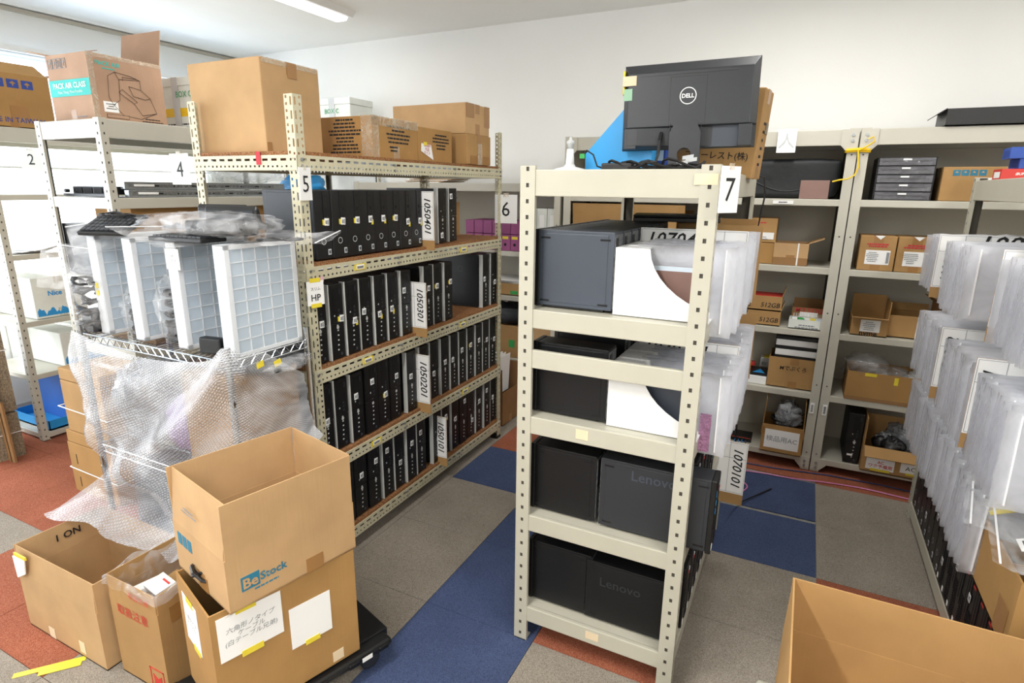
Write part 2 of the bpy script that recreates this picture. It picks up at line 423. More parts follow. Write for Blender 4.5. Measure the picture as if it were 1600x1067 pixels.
# ------------------------------------------------------------------ room shell
XL, XR, YB, YF, ZC = -5.25, 3.6, 4.36, -2.4, 2.93
def floor():
    cols = {}
    def c(ix, iy):                       # ix, iy = tile column / row
        x = -1.264+.5*ix+.25; y = .25+.5*iy+.25
        return x, y
    b = MB()
    b.box(XL, XR, YF, YB, -.05, -.006, 3)
    g = .0012
    rn = random.Random(3)
    ix0 = math.floor((XL+1.264)/.5); ix1 = math.ceil((XR+1.264)/.5)
    named = {}
    def col(x, y):
        # centre of a tile -> carpet colour, as laid in the room
        if x > .236+.0:
            if y > 3.70: return 2
            if y > 2.65: return 1
            if y > 2.2: return 2
            return 1
        if x > -.264:
            if y > 3.70: return 2
            if y > 2.66: return 0
            return 1
        if x > -.764:
            if 1.75 < y < 2.75: return 2
            if y > 3.2: return 2
            if y > 2.75: return 0
            return 1
        if x > -1.264:
            if y > 3.2: return 2
            if y > 1.25: return 0
            return 2 if .75 < y < 1.25 and False else 1
        if x > -1.764:
            if y > 3.25: return 2
            if y > 2.7: return 0
            if 1.0 < y < 1.25 and False: return 2
            return 1 if y > .9 else 2
        if x > -2.264: return 1
        if y < .79 and x > -3.3: return 1
        if x > -3.28: return 2 if y > .7 else 1
        if y < 1.29: return 1
        return 2
    for ix in range(ix0, ix1+1):
        xa = -1.264+.5*ix; xb = xa+.5; off = .253
        if xa > -.3: off = .205
        if xa < -2: off = .292
        for iy in range(-6, 10):
            ya = off+.5*iy; yb = ya+.5
            if -.3 < xa < .2 and ya > 3: ya += .03; yb += .0
            x0, x1, y0, y1 = max(xa, XL), min(xb, XR), max(ya, YF), min(yb, YB)
            if x1-x0 < .01 or y1-y0 < .01: continue
            k = col((xa+xb)/2, (ya+yb)/2)
            b.box(x0+g, x1-g, y0+g, y1-g, -.006, rn.uniform(-.0004, .0004), k)
    # loose tile lying rucked near the front left carton
    struct(b.build('floor', ['cbl', 'cgr', 'cor', 'conc']))
floor()
b = MB(); b.box(XL, XR, YF, YB, ZC, ZC+.1); struct(b.build('ceiling', 'ceil'))
b = MB(); b.box(XL-.1, XR+.1, YB, YB+.1, -.05, ZC+.1); struct(b.build('wall_back', 'wall'))
b = MB(); b.box(XL-.1, XR+.1, YF-.1, YF, -.05, ZC+.1); struct(b.build('wall_front', 'wall'))
b = MB(); b.box(XR, XR+.1, YF, YB, -.05, ZC+.1); struct(b.build('wall_right', 'wall'))
WY = [(-1.9, -.15), (.1, 1.85), (2.1, 3.95)]; WZ0, WZ1 = .35, 2.62
b = MB(); ys = [YF]+[q for w in WY for q in w]+[YB]
for i in range(0, len(ys), 2): b.box(XL-.1, XL, ys[i], ys[i+1], WZ0, WZ1)
b.box(XL-.1, XL, YF, YB, -.05, WZ0); b.box(XL-.1, XL, YF, YB, WZ1, ZC+.1)
struct(b.build('wall_left', 'wall'))
b = MB(); b.box(XL, XL+.03, YF, YB, ZC-.035, ZC-.012); struct(b.build('trim_1', 'panel'))
b = MB(); b.box(XL, XL+.02, YF, YB, 0, .08); struct(b.build('baseboard_left', 'grey'))
b = MB(); b.box(XL, XR, YB-.012, YB, 0, .08); struct(b.build('baseboard_back', 'grey'))
for n, (a, c_) in enumerate(WY, 1):
    b = MB(); f = .04
    b.box(XL-.06, XL+.01, a, a+f, WZ0, WZ1); b.box(XL-.06, XL+.01, c_-f, c_, WZ0, WZ1)
    b.box(XL-.06, XL+.01, a, c_, WZ0, WZ0+f); b.box(XL-.06, XL+.01, a, c_, WZ1-f, WZ1)
    b.box(XL-.05, XL, (a+c_)/2-.02, (a+c_)/2+.02, WZ0, WZ1)
    w = struct(b.build(f'window_{n}', 'white'))
    b = MB(); b.box(XL-.045, XL-.04, a+f, c_-f, WZ0+f, WZ1-f); b.build('pane', 'pane', w)
    t = T('window_blind', ['white slatted blind half lowered over the window nearest the room entrance', 'white slatted blind half lowered over the middle window of the left wall', 'white slatted blind half lowered over the window beside the back wall'][n-1], 'blind', (XL+.07, (a+c_)/2, 1.82))
    b = MB(); L = (c_-a)/2-.02; z = .03
    while z < .80:
        b.slab((-.012, -L, z-.006), (.024, 0, .012), (0, 2*L, 0), (0, 0, .0006)); z += .025
    b.build('slats', 'blind', t)
    b = MB(); b.box(-.015, .015, -L, L, 0, .015); b.build('bottom_rail', 'white', t)
    b = MB(); b.box(-.02, .02, -L, L, .80, .84); b.build('head_rail', 'white', t)
    b = MB()
    for yy in (-L*.6, 0, L*.6): b.tube([(.016, yy, 0), (.016, yy, .8)], .0015, 4)
    b.build('ladder_cord', 'white', t)
# fluorescent fitting on the ceiling
def fitting(x, y0, y1, label):
    t = T('ceiling_light', label, 'ceiling light', (x, (y0+y1)/2, ZC)); L = (y1-y0)/2
    b = MB(); b.prism([(-.12, 0), (.12, 0), (.09, -.035), (-.09, -.035)], 'y', -L, L); b.build('housing', 'white', t)
    b = MB(); b.prism([(-.06, -.036), (.06, -.036), (.045, -.055), (-.045, -.055)], 'y', -L+.02, L-.02); b.build('diffuser', 'tube', t)
fitting(-3.2, 2.35, 3.64, 'slim white fluorescent fitting on the ceiling over the left racks')
for i, (x, y) in enumerate([(-1.2, .2), (1.3, .6), (1.9, 3.0), (-.1, 2.95), (-1.2, -1.6), (1.3, -1.6)]):  # unseen fittings added overhead to brighten the room
    fitting(x, y-.62, y+.62, ['slim white fluorescent fitting over the aisle by the open cartons', 'slim white fluorescent fitting over the right aisle', 'slim white fluorescent fitting near the right end of the back wall', 'slim white fluorescent fitting above the aisle behind the monitor rack', 'slim white fluorescent fitting at the rear left of the room', 'slim white fluorescent fitting at the rear right of the room'][i])

# ------------------------------------------------------------------ racks
def panel_rack(name, label, x0, x1, y0, y1, H, shelves, bh=.065, m='cream', pw=.05, pd=.04, topbh=None, bars=(), back=None, group=None, sides=True, shelfm=None, holes=True):
    t = T(name, label, 'rack', (x0, y0, 0), 0, group); W, D = x1-x0, y1-y0
    for ix in (0, 1):
        for iy in (0, 1):
            b = MB(); X = 0 if ix == 0 else W-pw; s = .0
            Y = 0 if iy == 0 else D; sy = 1 if iy == 0 else -1
            xs = 0 if ix == 0 else W; sx = 1 if ix == 0 else -1
            b.plate((X, Y, 0), (0, 0, 1), (1, 0, 0), H, pw, [(pw/2, .05, .013, .010, .03)] if holes else [(pw/2, .45, .008, .008, .12)])
            b.plate((xs, min(Y, Y+sy*pd), 0), (0, 0, 1), (0, 1, 0), H, pd, [(pd/2, .05, .012, .008, .03)] if holes else [])
            # folded return lips, and dark strips painting the channel's shade behind the slots
            xi = pw if ix == 0 else W-pw
            b.face((( xi, Y, 0), (xi, Y+sy*.014, 0), (xi, Y+sy*.014, H), (xi, Y, H)))
            b.face(((xs, Y+sy*pd, 0), (xs+sx*.014, Y+sy*pd, 0), (xs+sx*.014, Y+sy*pd, H), (xs, Y+sy*pd, H)))
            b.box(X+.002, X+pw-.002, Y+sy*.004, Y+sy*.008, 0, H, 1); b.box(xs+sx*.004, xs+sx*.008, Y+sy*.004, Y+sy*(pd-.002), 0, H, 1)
            b.box(min(xs, xs+sx*.05), max(xs, xs+sx*.05), min(Y, Y+sy*.045), max(Y, Y+sy*.045), 0, .004)
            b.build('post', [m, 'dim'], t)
    for k, z in enumerate(shelves):
        h = topbh if (topbh and k == 0) else bh
        e = .003
        for (ya, yb_) in ((e, .02), (D-.02, D-e)):
            b = MB(); b.box(pw-.004, W-pw+.004, ya, yb_, z-h, z)
            b.build('cross_beam', m, t, bevel=.003)
        for (xa, xb) in ((e, .02), (W-.02, W-e)):
            b = MB(); b.box(xa, xb, pd-.004, D-pd+.004, z-h, z)
            b.build('side_beam', m, t, bevel=.003)
        b = MB(); b.box(.021, W-.021, .021, D-.021, z-.012, z-.001)
        b.box(.08, W-.08, D*.5-.02, D*.5+.02, z-.035, z-.012)
        b.build('shelf_board', shelfm or m, t)
    for z in bars:
        for (ya, yb_) in ((.003, .02), (D-.02, D-.003)):
            b = MB(); b.box(pw-.004, W-pw+.004, ya, yb_, z-bh, z)
            b.build('brace_bar', m, t, bevel=.003)
    if back:
        b = MB(); b.box(.01, W-.01, D-.006, D-.003, .02, H-.02); b.build('back_panel', back, t)
        for xx in (.006, W-.009):
            b = MB(); b.box(xx, xx+.003, .045, D-.045, .02, H-.02); b.build('side_panel', back, t)
    return t

# rack 7 (nearest the middle) and rack 8 on the right
panel_rack('steel_rack', 'narrow cream steel rack in the middle carrying the monitor on its top', -.842, -.231, 1.747, 2.95, 1.79, [1.778, 1.327, .942, .552, .154], m='cream', pw=.052, topbh=.082, bars=(1.186,))
panel_rack('steel_rack', 'cream steel rack at the right edge filled with zip bags', .683, 1.29, 1.47, 3.553, 1.79, [1.778, 1.33, .97, .60, .10], m='cream', topbh=.09)
# back wall units
BK = [1.678, 1.286, .903, .511, .092]
for nm, x0, x1 in (('cream steel shelving against the back wall, behind the middle rack', -1.535, .197), ('cream steel shelving at the right end of the back wall', .203, 1.93)):
    t = panel_rack('steel_shelving', nm, x0, x1, 3.88, 4.31, 2.06, [2.055]+BK, bh=.039, m='cream2', pw=.05, pd=.05, topbh=.085, back='panel', holes=False)
    for k, z in enumerate([2.055, .092]):
        W = x1-x0
        for xx in (0, W):
            b = MB(); s = 1 if xx == 0 else -1
            b.prism([(xx+s*.002, z-.12 if k == 0 else z-.075), (xx+s*.052, z-.12 if k == 0 else z-.075), (xx+s*.085, z-.085 if k == 0 else z-.04), (xx+s*.085, z), (xx+s*.002, z)], 'y', -.004, -.001)
            b.build('corner_bracket', 'cream2', t)
            for zz in (z-.03, z-.06): b = MB(); b.tube([(xx+s*.03, -.010, zz), (xx+s*.03, -.003, zz)], .008, 10); b.build('bolt', 'zinc', t)
panel_rack('steel_shelving', 'lower cream steel shelving on the back wall behind the desktop towers', -3.4, -1.56, 3.88, 4.31, 1.76, [1.755, 1.265, .93, .44, .09], bh=.035, m='cream2', pw=.045, pd=.045, topbh=.06, back='panel', holes=False)
# left racks by the window
panel_rack('steel_rack', 'cream steel rack on the left carrying the opened packing machine carton', -4.03, -3.41, 1.945, 4.25, 2.06, [2.055, 1.645, 1.19, .77, .10], m='cream2', topbh=.095, bh=.06)
panel_rack('steel_rack', 'cream steel rack standing along the window wall at the far left', -5.12, -4.517, 1.88, 4.25, 2.06, [2.055, 1.647, 1.269, .83, .47, .05], m='cream2', topbh=.09, bh=.035)

# rack 5: slotted angle with chipboard shelves
RX0, RX1, RY0, RY1 = -2.384, -1.784, 1.725, 3.425
def slotted_rack():
    t = T('slotted_angle_rack', 'long beige slotted angle rack with chipboard shelves full of desktop towers', 'rack', (RX0, RY0, 0)); W, D = .6, 1.7; H = 2.055
    pr = [(.011, .05, .03, .008, .03), (.034, .025, .010, .009, .02)]
    for ix in (0, 1):
        for iy in (0, 1):
            xs = ix*W; sx = 1 if ix == 0 else -1; ys_ = iy*D; sy = 1 if iy == 0 else -1
            b = MB(); th = .002
            for q in (0, th):
                b.plate((xs+sx*q, ys_, 0), (0, 0, 1), (0, sy, 0), H, .045, pr)
                b.plate((xs, ys_+sy*q, 0), (0, 0, 1), (sx, 0, 0), H, .045, pr)
            b.build('post', 'slot', t)
            b = MB(); b.box(xs-sx*.002, xs+sx*.05, ys_-sy*.002, ys_+sy*.05, 0, .02); b.build('foot_plate', 'black', t)
    for z in (1.85, 1.415, .972, .541, .14):
        hb = .058; zz = z-.014
        for (xx, sx) in ((-.003, 1), (W+.003, -1)):
            b = MB(); L = D
            b.plate((xx, 0, zz-hb), (0, 1, 0), (0, 0, 1), L, hb, [(.016, .025, .009, .008, .02), (.041, .05, .03, .009, .03)])
            b.plate((xx+sx*.002, 0, zz-hb), (0, 1, 0), (0, 0, 1), L, hb, [(.016, .025, .009, .008, .02), (.041, .05, .03, .009, .03)])
            b.plate((xx, 0, zz), (0, 1, 0), (sx, 0, 0), L, .03, [])
            b.build('long_beam', 'slot', t)
            if sx < 0:
                for yy in (.02, .60, 1.14, D-.02):
                    for q in (.016, .041): b = MB(); b.tube([(xx+sx*.004, yy, zz-hb+q), (xx-sx*.004, yy, zz-hb+q)], .007, 6); b.build('bolt', 'zinc', t)
        for (yy, sy) in ((-.003, 1), (D+.003, -1)):
            b = MB(); b.plate((0, yy, zz-hb), (1, 0, 0), (0, 0, 1), W, hb, [(.016, .025, .009, .008, .02), (.041, .05, .03, .009, .03)])
            b.build('end_beam', 'slot', t)
        for yy in (.6, 1.14):
            b = MB(); b.box(0, W, yy-.015, yy+.015, zz-.03, zz-.001); b.build('stiffener', 'zinc', t)
        b = MB(); b.box(.002, W-.002, .002, D-.002, zz, z); b.build('shelf_board', 'chip', t)
    for (z, yy) in ((1.415, .28), (1.415, 1.18), (.972, .30), (.972, 1.16), (.541, .33), (.541, 1.18)):
        b = MB(); b.box(W+.004, W+.006, yy, yy+.075, z-.058, z-.030, 0); b.box(W+.0055, W+.0068, yy+.012, yy+.063, z-.054, z-.034, 1)
        for i in range(14): b.box(W+.0066, W+.0072, yy+.016+i*.0031, yy+.0172+i*.0031+(i % 3)*.0005, z-.051, z-.040, 2)
        b.build('barcode_label', ['yellow', 'paper', 'ink'], t)
slotted_rack()

# ------------------------------------------------------------------ desktop towers
ORD = ['first', 'second', 'third', 'fourth', 'fifth', 'sixth', 'seventh', 'eighth', 'ninth', 'tenth', 'eleventh', 'twelfth', 'thirteenth', 'fourteenth', 'fifteenth', 'sixteenth']
SH = {}
def part(key, fn, mats, bevel=0, smooth=False):
    """mesh data shared between repeats"""
    if key not in SH:
        b = MB(); fn(b); SH[key] = (b.mesh(key, [M[k] for k in mats], smooth), bevel)
    return SH[key]
def inst(key, name, parent, loc=(0, 0, 0)):
    me, bev = SH[key]; o = bpy.data.objects.new(name, me); C.objects.link(o); o.parent = parent; o.location = loc
    if bev:
        q = o.modifiers.new('bevel', 'BEVEL'); q.width = bev; q.segments = 2; q.limit_method = 'ANGLE'; q.angle_limit = R(40)
    return o
def tower_parts(kind, H, Wd, D, body):
    k = f'{kind}{H:.3f}{D:.2f}{body}'
    if k+'case' in SH: return k
    part(k+'case', lambda b: (b.box(-D, -.018, .002, Wd-.002, .008, H-.002), b.box(-D+.02, -.03, .0005, .003, .02, H-.012), b.box(-D+.02, -.03, Wd-.003, Wd-.0005, .02, H-.012)), [body], .003)
    def feet(b): b.box(-D+.03, -.03, .012, Wd-.012, 0, .008)
    part(k+'feet', feet, ['black'])
    def rear(b):
        b.box(-D-.002, -D+.001, .006, Wd-.006, .015, H-.01, 0)
        for i in range(4): b.box(-D-.004, -D-.001, .012, Wd*.55, .03+i*.022, .044+i*.022, 1)
        b.box(-D-.006, -D-.001, .02, .045, H*.45, H*.45+.04, 2); b.box(-D-.006, -D-.001, .02, .04, H*.62, H*.62+.03, 3)
        b.box(-D-.004, -D-.001, Wd*.62, Wd-.012, H*.55, H-.02, 2)
        for i in range(3): b.box(-D-.0055, -D-.001, .05, .064, H*.42+i*.035, H*.42+.02+i*.035, 2)
    part(k+'rear', rear, ['rear', 'zinc', 'black', 'stickerblue'])
    if kind == 'dell':
        part(k+'front', lambda b: (b.box(-.018, 0, .002, Wd-.002, .004, H)), ['grille'], .004)
        part(k+'bay', lambda b: (b.box(-.002, .003, Wd*.52, Wd-.006, H*.50, H-.004, 0), b.box(.0025, .0034, Wd*.74, Wd*.76, H*.55, H*.93, 1),
             b.box(.0025, .0036, Wd*.62, Wd*.76, H*.70, H*.75, 1), b.box(.0025, .0036, Wd*.60, Wd*.66, H*.90, H*.925, 1), b.box(.0025, .0036, Wd*.62, Wd*.68, H*.60, H*.64, 1)), ['black', 'void'], .001)
        part(k+'logo', lambda b: b.ring((.0012, Wd*.45, H*.27), (0, 1, 0), (0, 0, 1), .011, .0135, 24, 0), ['grey'])
        part(k+'win', lambda b: (b.box(0, .0012, Wd*.68, Wd*.68+.017, H*.075, H*.075+.024, 0), b.box(.0012, .0018, Wd*.68+.003, Wd*.68+.0075, H*.075+.005, H*.075+.019, 1), b.box(.0012, .0018, Wd*.68+.009, Wd*.68+.014, H*.075+.005, H*.075+.019, 1)), ['grey', 'slate'])
    elif kind in ('hp', 'hp2'):
        part(k+'front', lambda b: (b.box(-.018, 0, .014 if kind == 'hp' else .002, Wd-.004, .004, H*.485), b.box(-.018, .0015, .014 if kind == 'hp' else .002, Wd-.004, H*.49, H)), ['black'], .003)
        if kind == 'hp': part(k+'strip', lambda b: (b.prism([(-.025, .002), (.003, .002), (.005, .005), (.003, .0095), (-.025, .0095)], 'z', .002, H+.002)), ['silver'], .001)
        def bay(b):
            b.box(.001, .0022, .03, Wd-.02, H*.62, H*.95, 0); b.box(.0015, .0035, Wd*.72, Wd*.80, H*.86, H*.93, 1)
            for i in range(3): b.box(.001, .003, Wd*.60, Wd*.70, H*.53+i*.018, H*.53+.010+i*.018, 1)
            b.box(.001, .003, Wd*.35, Wd*.40, H*.58, H*.60, 2)
            for i in range(7):
                z = H*.12+i*.022; o = .004*math.sin(i*.5)
                b.box(-.0005, .0012, Wd*.48+o, Wd*.56+o, z, z+.006, 2)
        part(k+'bay', bay, ['black2', 'char', 'grey'])
        part(k+'logo', lambda b: b.ring((.001, Wd*.55, H*.43), (0, 1, 0), (0, 0, 1), 0, .008, 18, 0), ['silver'])
        part(k+'win', lambda b: (b.box(0, .0012, Wd*.66, Wd*.66+.009, .016, .028, 0)), ['slate'])
    else:   # think: plain black business desktop with ribbed front
        part(k+'front', lambda b: (b.box(-.018, 0, .001, Wd-.001, .002, H),), ['black'], .003)
        def bay(b):
            for i in range(14): b.box(-.001, .002, Wd*.55, Wd*.92, H*.06+i*.011, H*.06+.006+i*.011, 1)
            b.box(-.001, .0025, Wd*.1, Wd*.5, H*.35, H*.96, 0); b.box(.002, .0032, Wd*.28, Wd*.32, H*.4, H*.9, 1)
            b.box(-.001, .0035, Wd*.66, Wd*.78, H*.86, H*.90, 2)
        part(k+'bay', bay, ['black2', 'void', 'grey'])
        part(k+'logo', lambda b: b.box(0, .002, Wd*.62, Wd*.9, H*.8, H*.82), ['red'])
        part(k+'win', lambda b: b.box(0, .0012, Wd*.1, Wd*.1+.016, H*.05, H*.05+.02), ['paper'])
    part(k+'asset', lambda b: (b.box(0, .001, 0, .026, 0, .030, 0), b.box(.001, .0016, .005, .015, .006, .021, 1), b.box(.001, .0014, .017, .023, .004, .024, 1)), ['paper', 'greyink'])
    part(k+'flag', lambda b: b.box(0, .0012, 0, .013, 0, .022, 0), ['yellow'])
    part(k+'grip', lambda b: b.box(-.0165, .0165, -.0004, .0004, -.003, .003), ['void'])  # shade of the indented grip put in as a thin dark patch
    part(k+'embl', lambda b: b.ring((-D*.42, .0002, H*.72), (1, 0, 0), (0, 0, 1), .016, .019, 24, 0), ['char'])
    return k
def tower(kind, label, x, y, z, H=.338, Wd=.098, D=.378, body='black2', rz=0, group=None, sticker=(.5, .5), flag=0, sticker2=None, lean=0):
    k = tower_parts(kind, H, Wd, D, body)
    t = T('desktop_computer', label, 'desktop computer', (x, y, z+.0012), rz, group)
    if lean: t.rotation_euler = (R(lean), 0, R(rz))
    inst(k+'case', 'case', t); inst(k+'front', 'front_bezel', t); inst(k+'rear', 'rear_panel', t); inst(k+'bay', 'drive_bay', t)
    inst(k+'feet', 'base_plate', t)
    if k+'strip' in SH: inst(k+'strip', 'silver_strip', t)
    inst(k+'logo', 'logo_badge', t); inst(k+'win', 'badge_sticker', t)
    if kind == 'think':
        for gx in (-D+.03, -.04):
            for gz in (.025, H-.027): inst(k+'grip', 'side_grip', t, (gx, Wd-.0004 if rz == 180 else .0004, gz))
    if body in ('black2',) and kind in ('hp',): inst(k+'embl', 'side_emblem', t)
    if sticker:
        o = inst(k+'asset', 'asset_sticker', t, (.0035, Wd*sticker[0]-.01, H*sticker[1])); o.rotation_euler = (R(random.uniform(-5, 5)), 0, 0)
        if flag: inst(k+'flag', 'yellow_tab', t, (.0024, Wd*sticker[0]-.01+(-.009 if flag == 1 else .02), H*sticker[1]+(.002 if flag == 1 else -.010)))
        if sticker2: inst(k+'asset', 'asset_sticker', t, (.0035, Wd*sticker2[0]-.01, H*sticker2[1]))
    return t
FX = -1.802
def row(ys, z, kinds, shelfname, H=.338, D=.378, stick=None, dx=None, lbl=None, n0=0):
    n = len(ys)-1
    for i in range(n):
        kind = kinds[i] if isinstance(kinds, (list, tuple)) else kinds
        w = min(.098, ys[i+1]-ys[i]-.003)
        st = stick[i] if stick else (.5, .5, 0)
        x = FX+(dx[i] if dx else random.uniform(-.006, .004))
        nm = {'dell': 'mesh-fronted black tower', 'hp': 'silver-edged black tower', 'hp2': 'all black tower'}[kind]
        tower(kind, f'{nm}, {ORD[i+n0]} from near end, {shelfname}', x, ys[i], z, H=H, Wd=.098 if kind != 'hp2' else .094, D=D,
              body='black2' if kind != 'dell' else 'char', group=f'desktop towers, {shelfname}', sticker=st[:2] if st else None, flag=st[2] if st else 0)
S1 = 'upper computer shelf of chipboard rack'; S2 = 'second shelf of chipboard rack'; S3 = 'third shelf of chipboard rack'; S4 = 'bottom shelf of chipboard rack'
row([1.812+.0945*i for i in range(9)], 1.415, 'dell', S1, H=.29, D=.29, stick=[(.62, .50, 1), (.62, .50, 1), (.62, .50, 1), (.62, .50, 2), (.6, .5, 2), (.6, .5, 1), (.6, .42, 2), (.72, .42, 2)])
row([2.735, 2.86, 2.96], 1.415, 'hp', S1, H=.30, D=.34, n0=8, stick=[(.4, .1, 0), (.3, .8, 0)], dx=[-.02, -.03])
st2 = [(.6, .48, 0), (.75, .50, 1), (.6, .42, 2), (.3, .50, 0), (.4, .40, 2), (.35, .43, 2), (.3, .66, 0)]
row([1.742+.1015*i for i in range(8)], .972, 'hp', S2, stick=st2)
row([2.552+.1*i for i in range(4)], .972, 'hp', S2, n0=7, stick=[(.5, .6, 0), (.4, .6, 1), (.7, .62, 1)])
row([3.20, 3.30], .972, 'hp', S2, n0=10, stick=[(.3, .5, 0)]); row([3.305, 3.40], .972, 'hp', S2, n0=11, stick=[(.6, .4, 0)])
row([1.742+.1015*i for i in range(4)], .541, 'hp', S3, stick=[(.5, .45, 1), None, (.4, .62, 0)])
row([2.052+.097*i for i in range(4)], .541, 'hp2', S3, H=.355, n0=3, stick=[(.5, .7, 0), (.6, .42, 1), (.55, .62, 0)])
row([2.372, 2.47], .541, 'hp', S3, n0=6, stick=[(.4, .55, 0)])
row([2.492, 2.59], .541, 'hp', S3, n0=7, stick=[None]); 
row([2.60+.0995*i for i in range(9)], .541, 'hp', S3, n0=8, stick=[(.4, .4, 0), (.5, .52, 0), (.3, .5, 0), (.4, .6, 0), (.5, .62, 1), (.5, .64, 0), (.6, .58, 0), (.7, .52, 0)])
row([1.745+.100*i for i in range(5)], .14, 'hp2', S4, H=.33, stick=[None, (.5, .25, 0), (.5, .6, 0), (.55, .7, 0)])
row([2.15+.1*i for i in range(5)], .14, 'hp', S4, H=.33, n0=4, stick=[(.4, .75, 0), (.5, .4, 0), (.5, .62, 0), (.4, .7, 0)])
row([2.60, 2.70], .14, 'hp', S4, H=.33, n0=8, stick=[None])
row([2.705+.1*i for i in range(8)], .14, ['hp', 'hp', 'hp2', 'hp2', 'hp', 'hp', 'hp'], S4, H=.33, n0=9, stick=[(.5, .7, 2), (.5, .55, 0), (.6, .8, 0), (.6, .3, 0), (.5, .6, 0), (.4, .75, 0), (.4, .5, 0)])
# ================================================================== rack 5 top cartons
def lines(parent, face, u, z, at, w, n, dz, m='ink', h=.008, seed=0, name='printed_lines', var=.5):
    """rows of small print as thin word-like dashes on a box face"""
    rn = random.Random(seed); b = MB(); s = -1 if face in ('front', 'left') else 1
    for i in range(n):
        L = w*(1-var*rn.random()); x = u-L/2
        while x < u+L/2:
            q = rn.uniform(.008, .03)*w/.2; q = min(q, u+L/2-x)
            zz = z-i*dz
            if face in ('front', 'back'): b.box(x, x+q, at, at+s*.0008, zz, zz+h)
            elif face == 'top': b.box(x, x+q, zz, zz+h, at, at+.0008)
            else: b.box(at, at+s*.0008, x, x+q, zz, zz+h)
            x += q+.004*w/.2
    return b.build(name, m, parent)

t = carton('shipping_carton', 'largest plain kraft carton, standing on the near end of the chipboard rack top', -2.215, 1.936, 1.851, .43, .315, .36, 0, 'cardL', tape='brtape')
t['category'] = 'box'
decal(t, 'edge_tape', 'right', -.15, .15, .34, .3605, .216, 'cltape'); decal(t, 'corner_tape', 'right', -.155, -.13, .0, .04, .2155, 'brtape')
decal(t, 'hanging_tape', 'right', -.02, .03, .30, .3605, .2165, 'brtape')
t = carton('shipping_carton', 'kraft carton with clear-taped end and cotton goods print, beside the largest carton', -2.02, 2.42, 1.851, .36, .36, .185, 0, 'cardY', tape='cltape')
lines(t, 'front', .02, .165, -.1801, .2, 10, .016, seed=2); lines(t, 'right', .02, .145, .1801, .2, 5, .018, seed=3)
lines(t, 'right', -.02, .05, .1801, .07, 2, .016, seed=4)
b = MB(); b.box(.1795, .1815, -.181, .181, .145, .187); b.box(.12, .1815, -.182, -.13, 0, .187); b.build('clear_tape_wrap', 'cltape', t)
t = carton('shipping_carton', 'small printed kraft carton with a torn red-written note on its end', -1.99, 2.765, 1.851, .30, .325, .17, 0, 'cardY', tape='cltape')
lines(t, 'right', .05, .135, .1501, .16, 5, .017, seed=5)
b = MB(); b.prism([(-.135, .09), (-.05, .085), (-.03, .01), (-.10, .035), (-.14, .05)], 'x', .151, .1535); b.build('torn_note', 'paper', t)
text('新OEM\n代品\nサイド', (.1545, -.088, .062), 'right', 'redink', t, size=.019, spin=-4)
decal(t, 'yellow_tab', 'right', -.12, -.09, .08, .097, .1545, 'yellow')
t = carton('shipping_carton', 'lower kraft carton of the far stacked pair on the chipboard rack', -2.03, 3.13, 1.851, .50, .28, .165, 0, 'card')
decal(t, 'crossed_tape', 'right', -.1, .12, .0, .05, .251, 'brtape'); decal(t, 'crossed_tape', 'right', -.02, .03, .0, .12, .2525, 'cltape')
t = carton('shipping_carton', 'upper kraft carton of the far stacked pair on the chipboard rack', -2.04, 3.13, 2.017, .50, .28, .165, 0, 'cardL')
decal(t, 'patch_tape', 'right', -.13, -.04, .09, .166, .251, 'brtape'); decal(t, 'patch_tape', 'right', .08, .14, .05, .166, .251, 'brtape')
# white archive boxes behind
def archive(label, x, y, z, w, d, h, u):
    t = T('archive_box', label, 'box', (x, y, z)); b = MB(); b.box(-w/2, w/2, -d/2, d/2, 0, h-.05); b.build('box_body', 'cardW', t, bevel=.004)
    b = MB(); b.box(-w/2-.004, w/2+.004, -d/2-.004, d/2+.004, h-.05, h); b.build('lid', 'cardW', t, bevel=.003)
    decal(t, 'seam_tape', 'front', -.03, .03, 0, h+.001, -d/2-.004, 'grey')
    text('BOX C', (u, -d/2-.0062, h-.10), 'front', 'green', t, width=.15, bold=.01)
    decal(t, 'orange_band', 'front', -w/2+.03, w/2-.03, .08, .13, -d/2, 'yrope'); lines(t, 'front', 0, .03, -d/2, .3, 2, .02, seed=9)
archive('white archive box with green BOX C print, on the left rack behind the printed carton', -3.61, 4.05, 2.056, .38, .28, .36, .0)
archive('white archive box with green print tucked behind the packing machine carton', -3.66, 2.72, 2.056, .40, .28, .31, .08)
# kraft pair and black bag at the far end of the computer shelf
t = carton('shipping_carton', 'lower kraft carton at the far end of the upper computer shelf', -2.20, 3.25, 1.415, .27, .24, .085, 0, 'card')
t = carton('shipping_carton', 'kraft carton with brand print stacked at the far end of the upper computer shelf', -2.20, 3.25, 1.501, .27, .24, .13, 0, 'card')
text('パソコン部', (.1365, -.01, .075), 'right', 'ink', t, width=.10, bold=.015); lines(t, 'right', -.01, .045, .1355, .09, 1, .01, h=.005)
t = T('plastic_bag', 'crumpled black plastic bag on the stacked kraft cartons', 'bag', (-2.20, 3.25, 1.632)); blob('bag_body', 'fabric', t, (.28, .24, .05), 4, .4, 4)

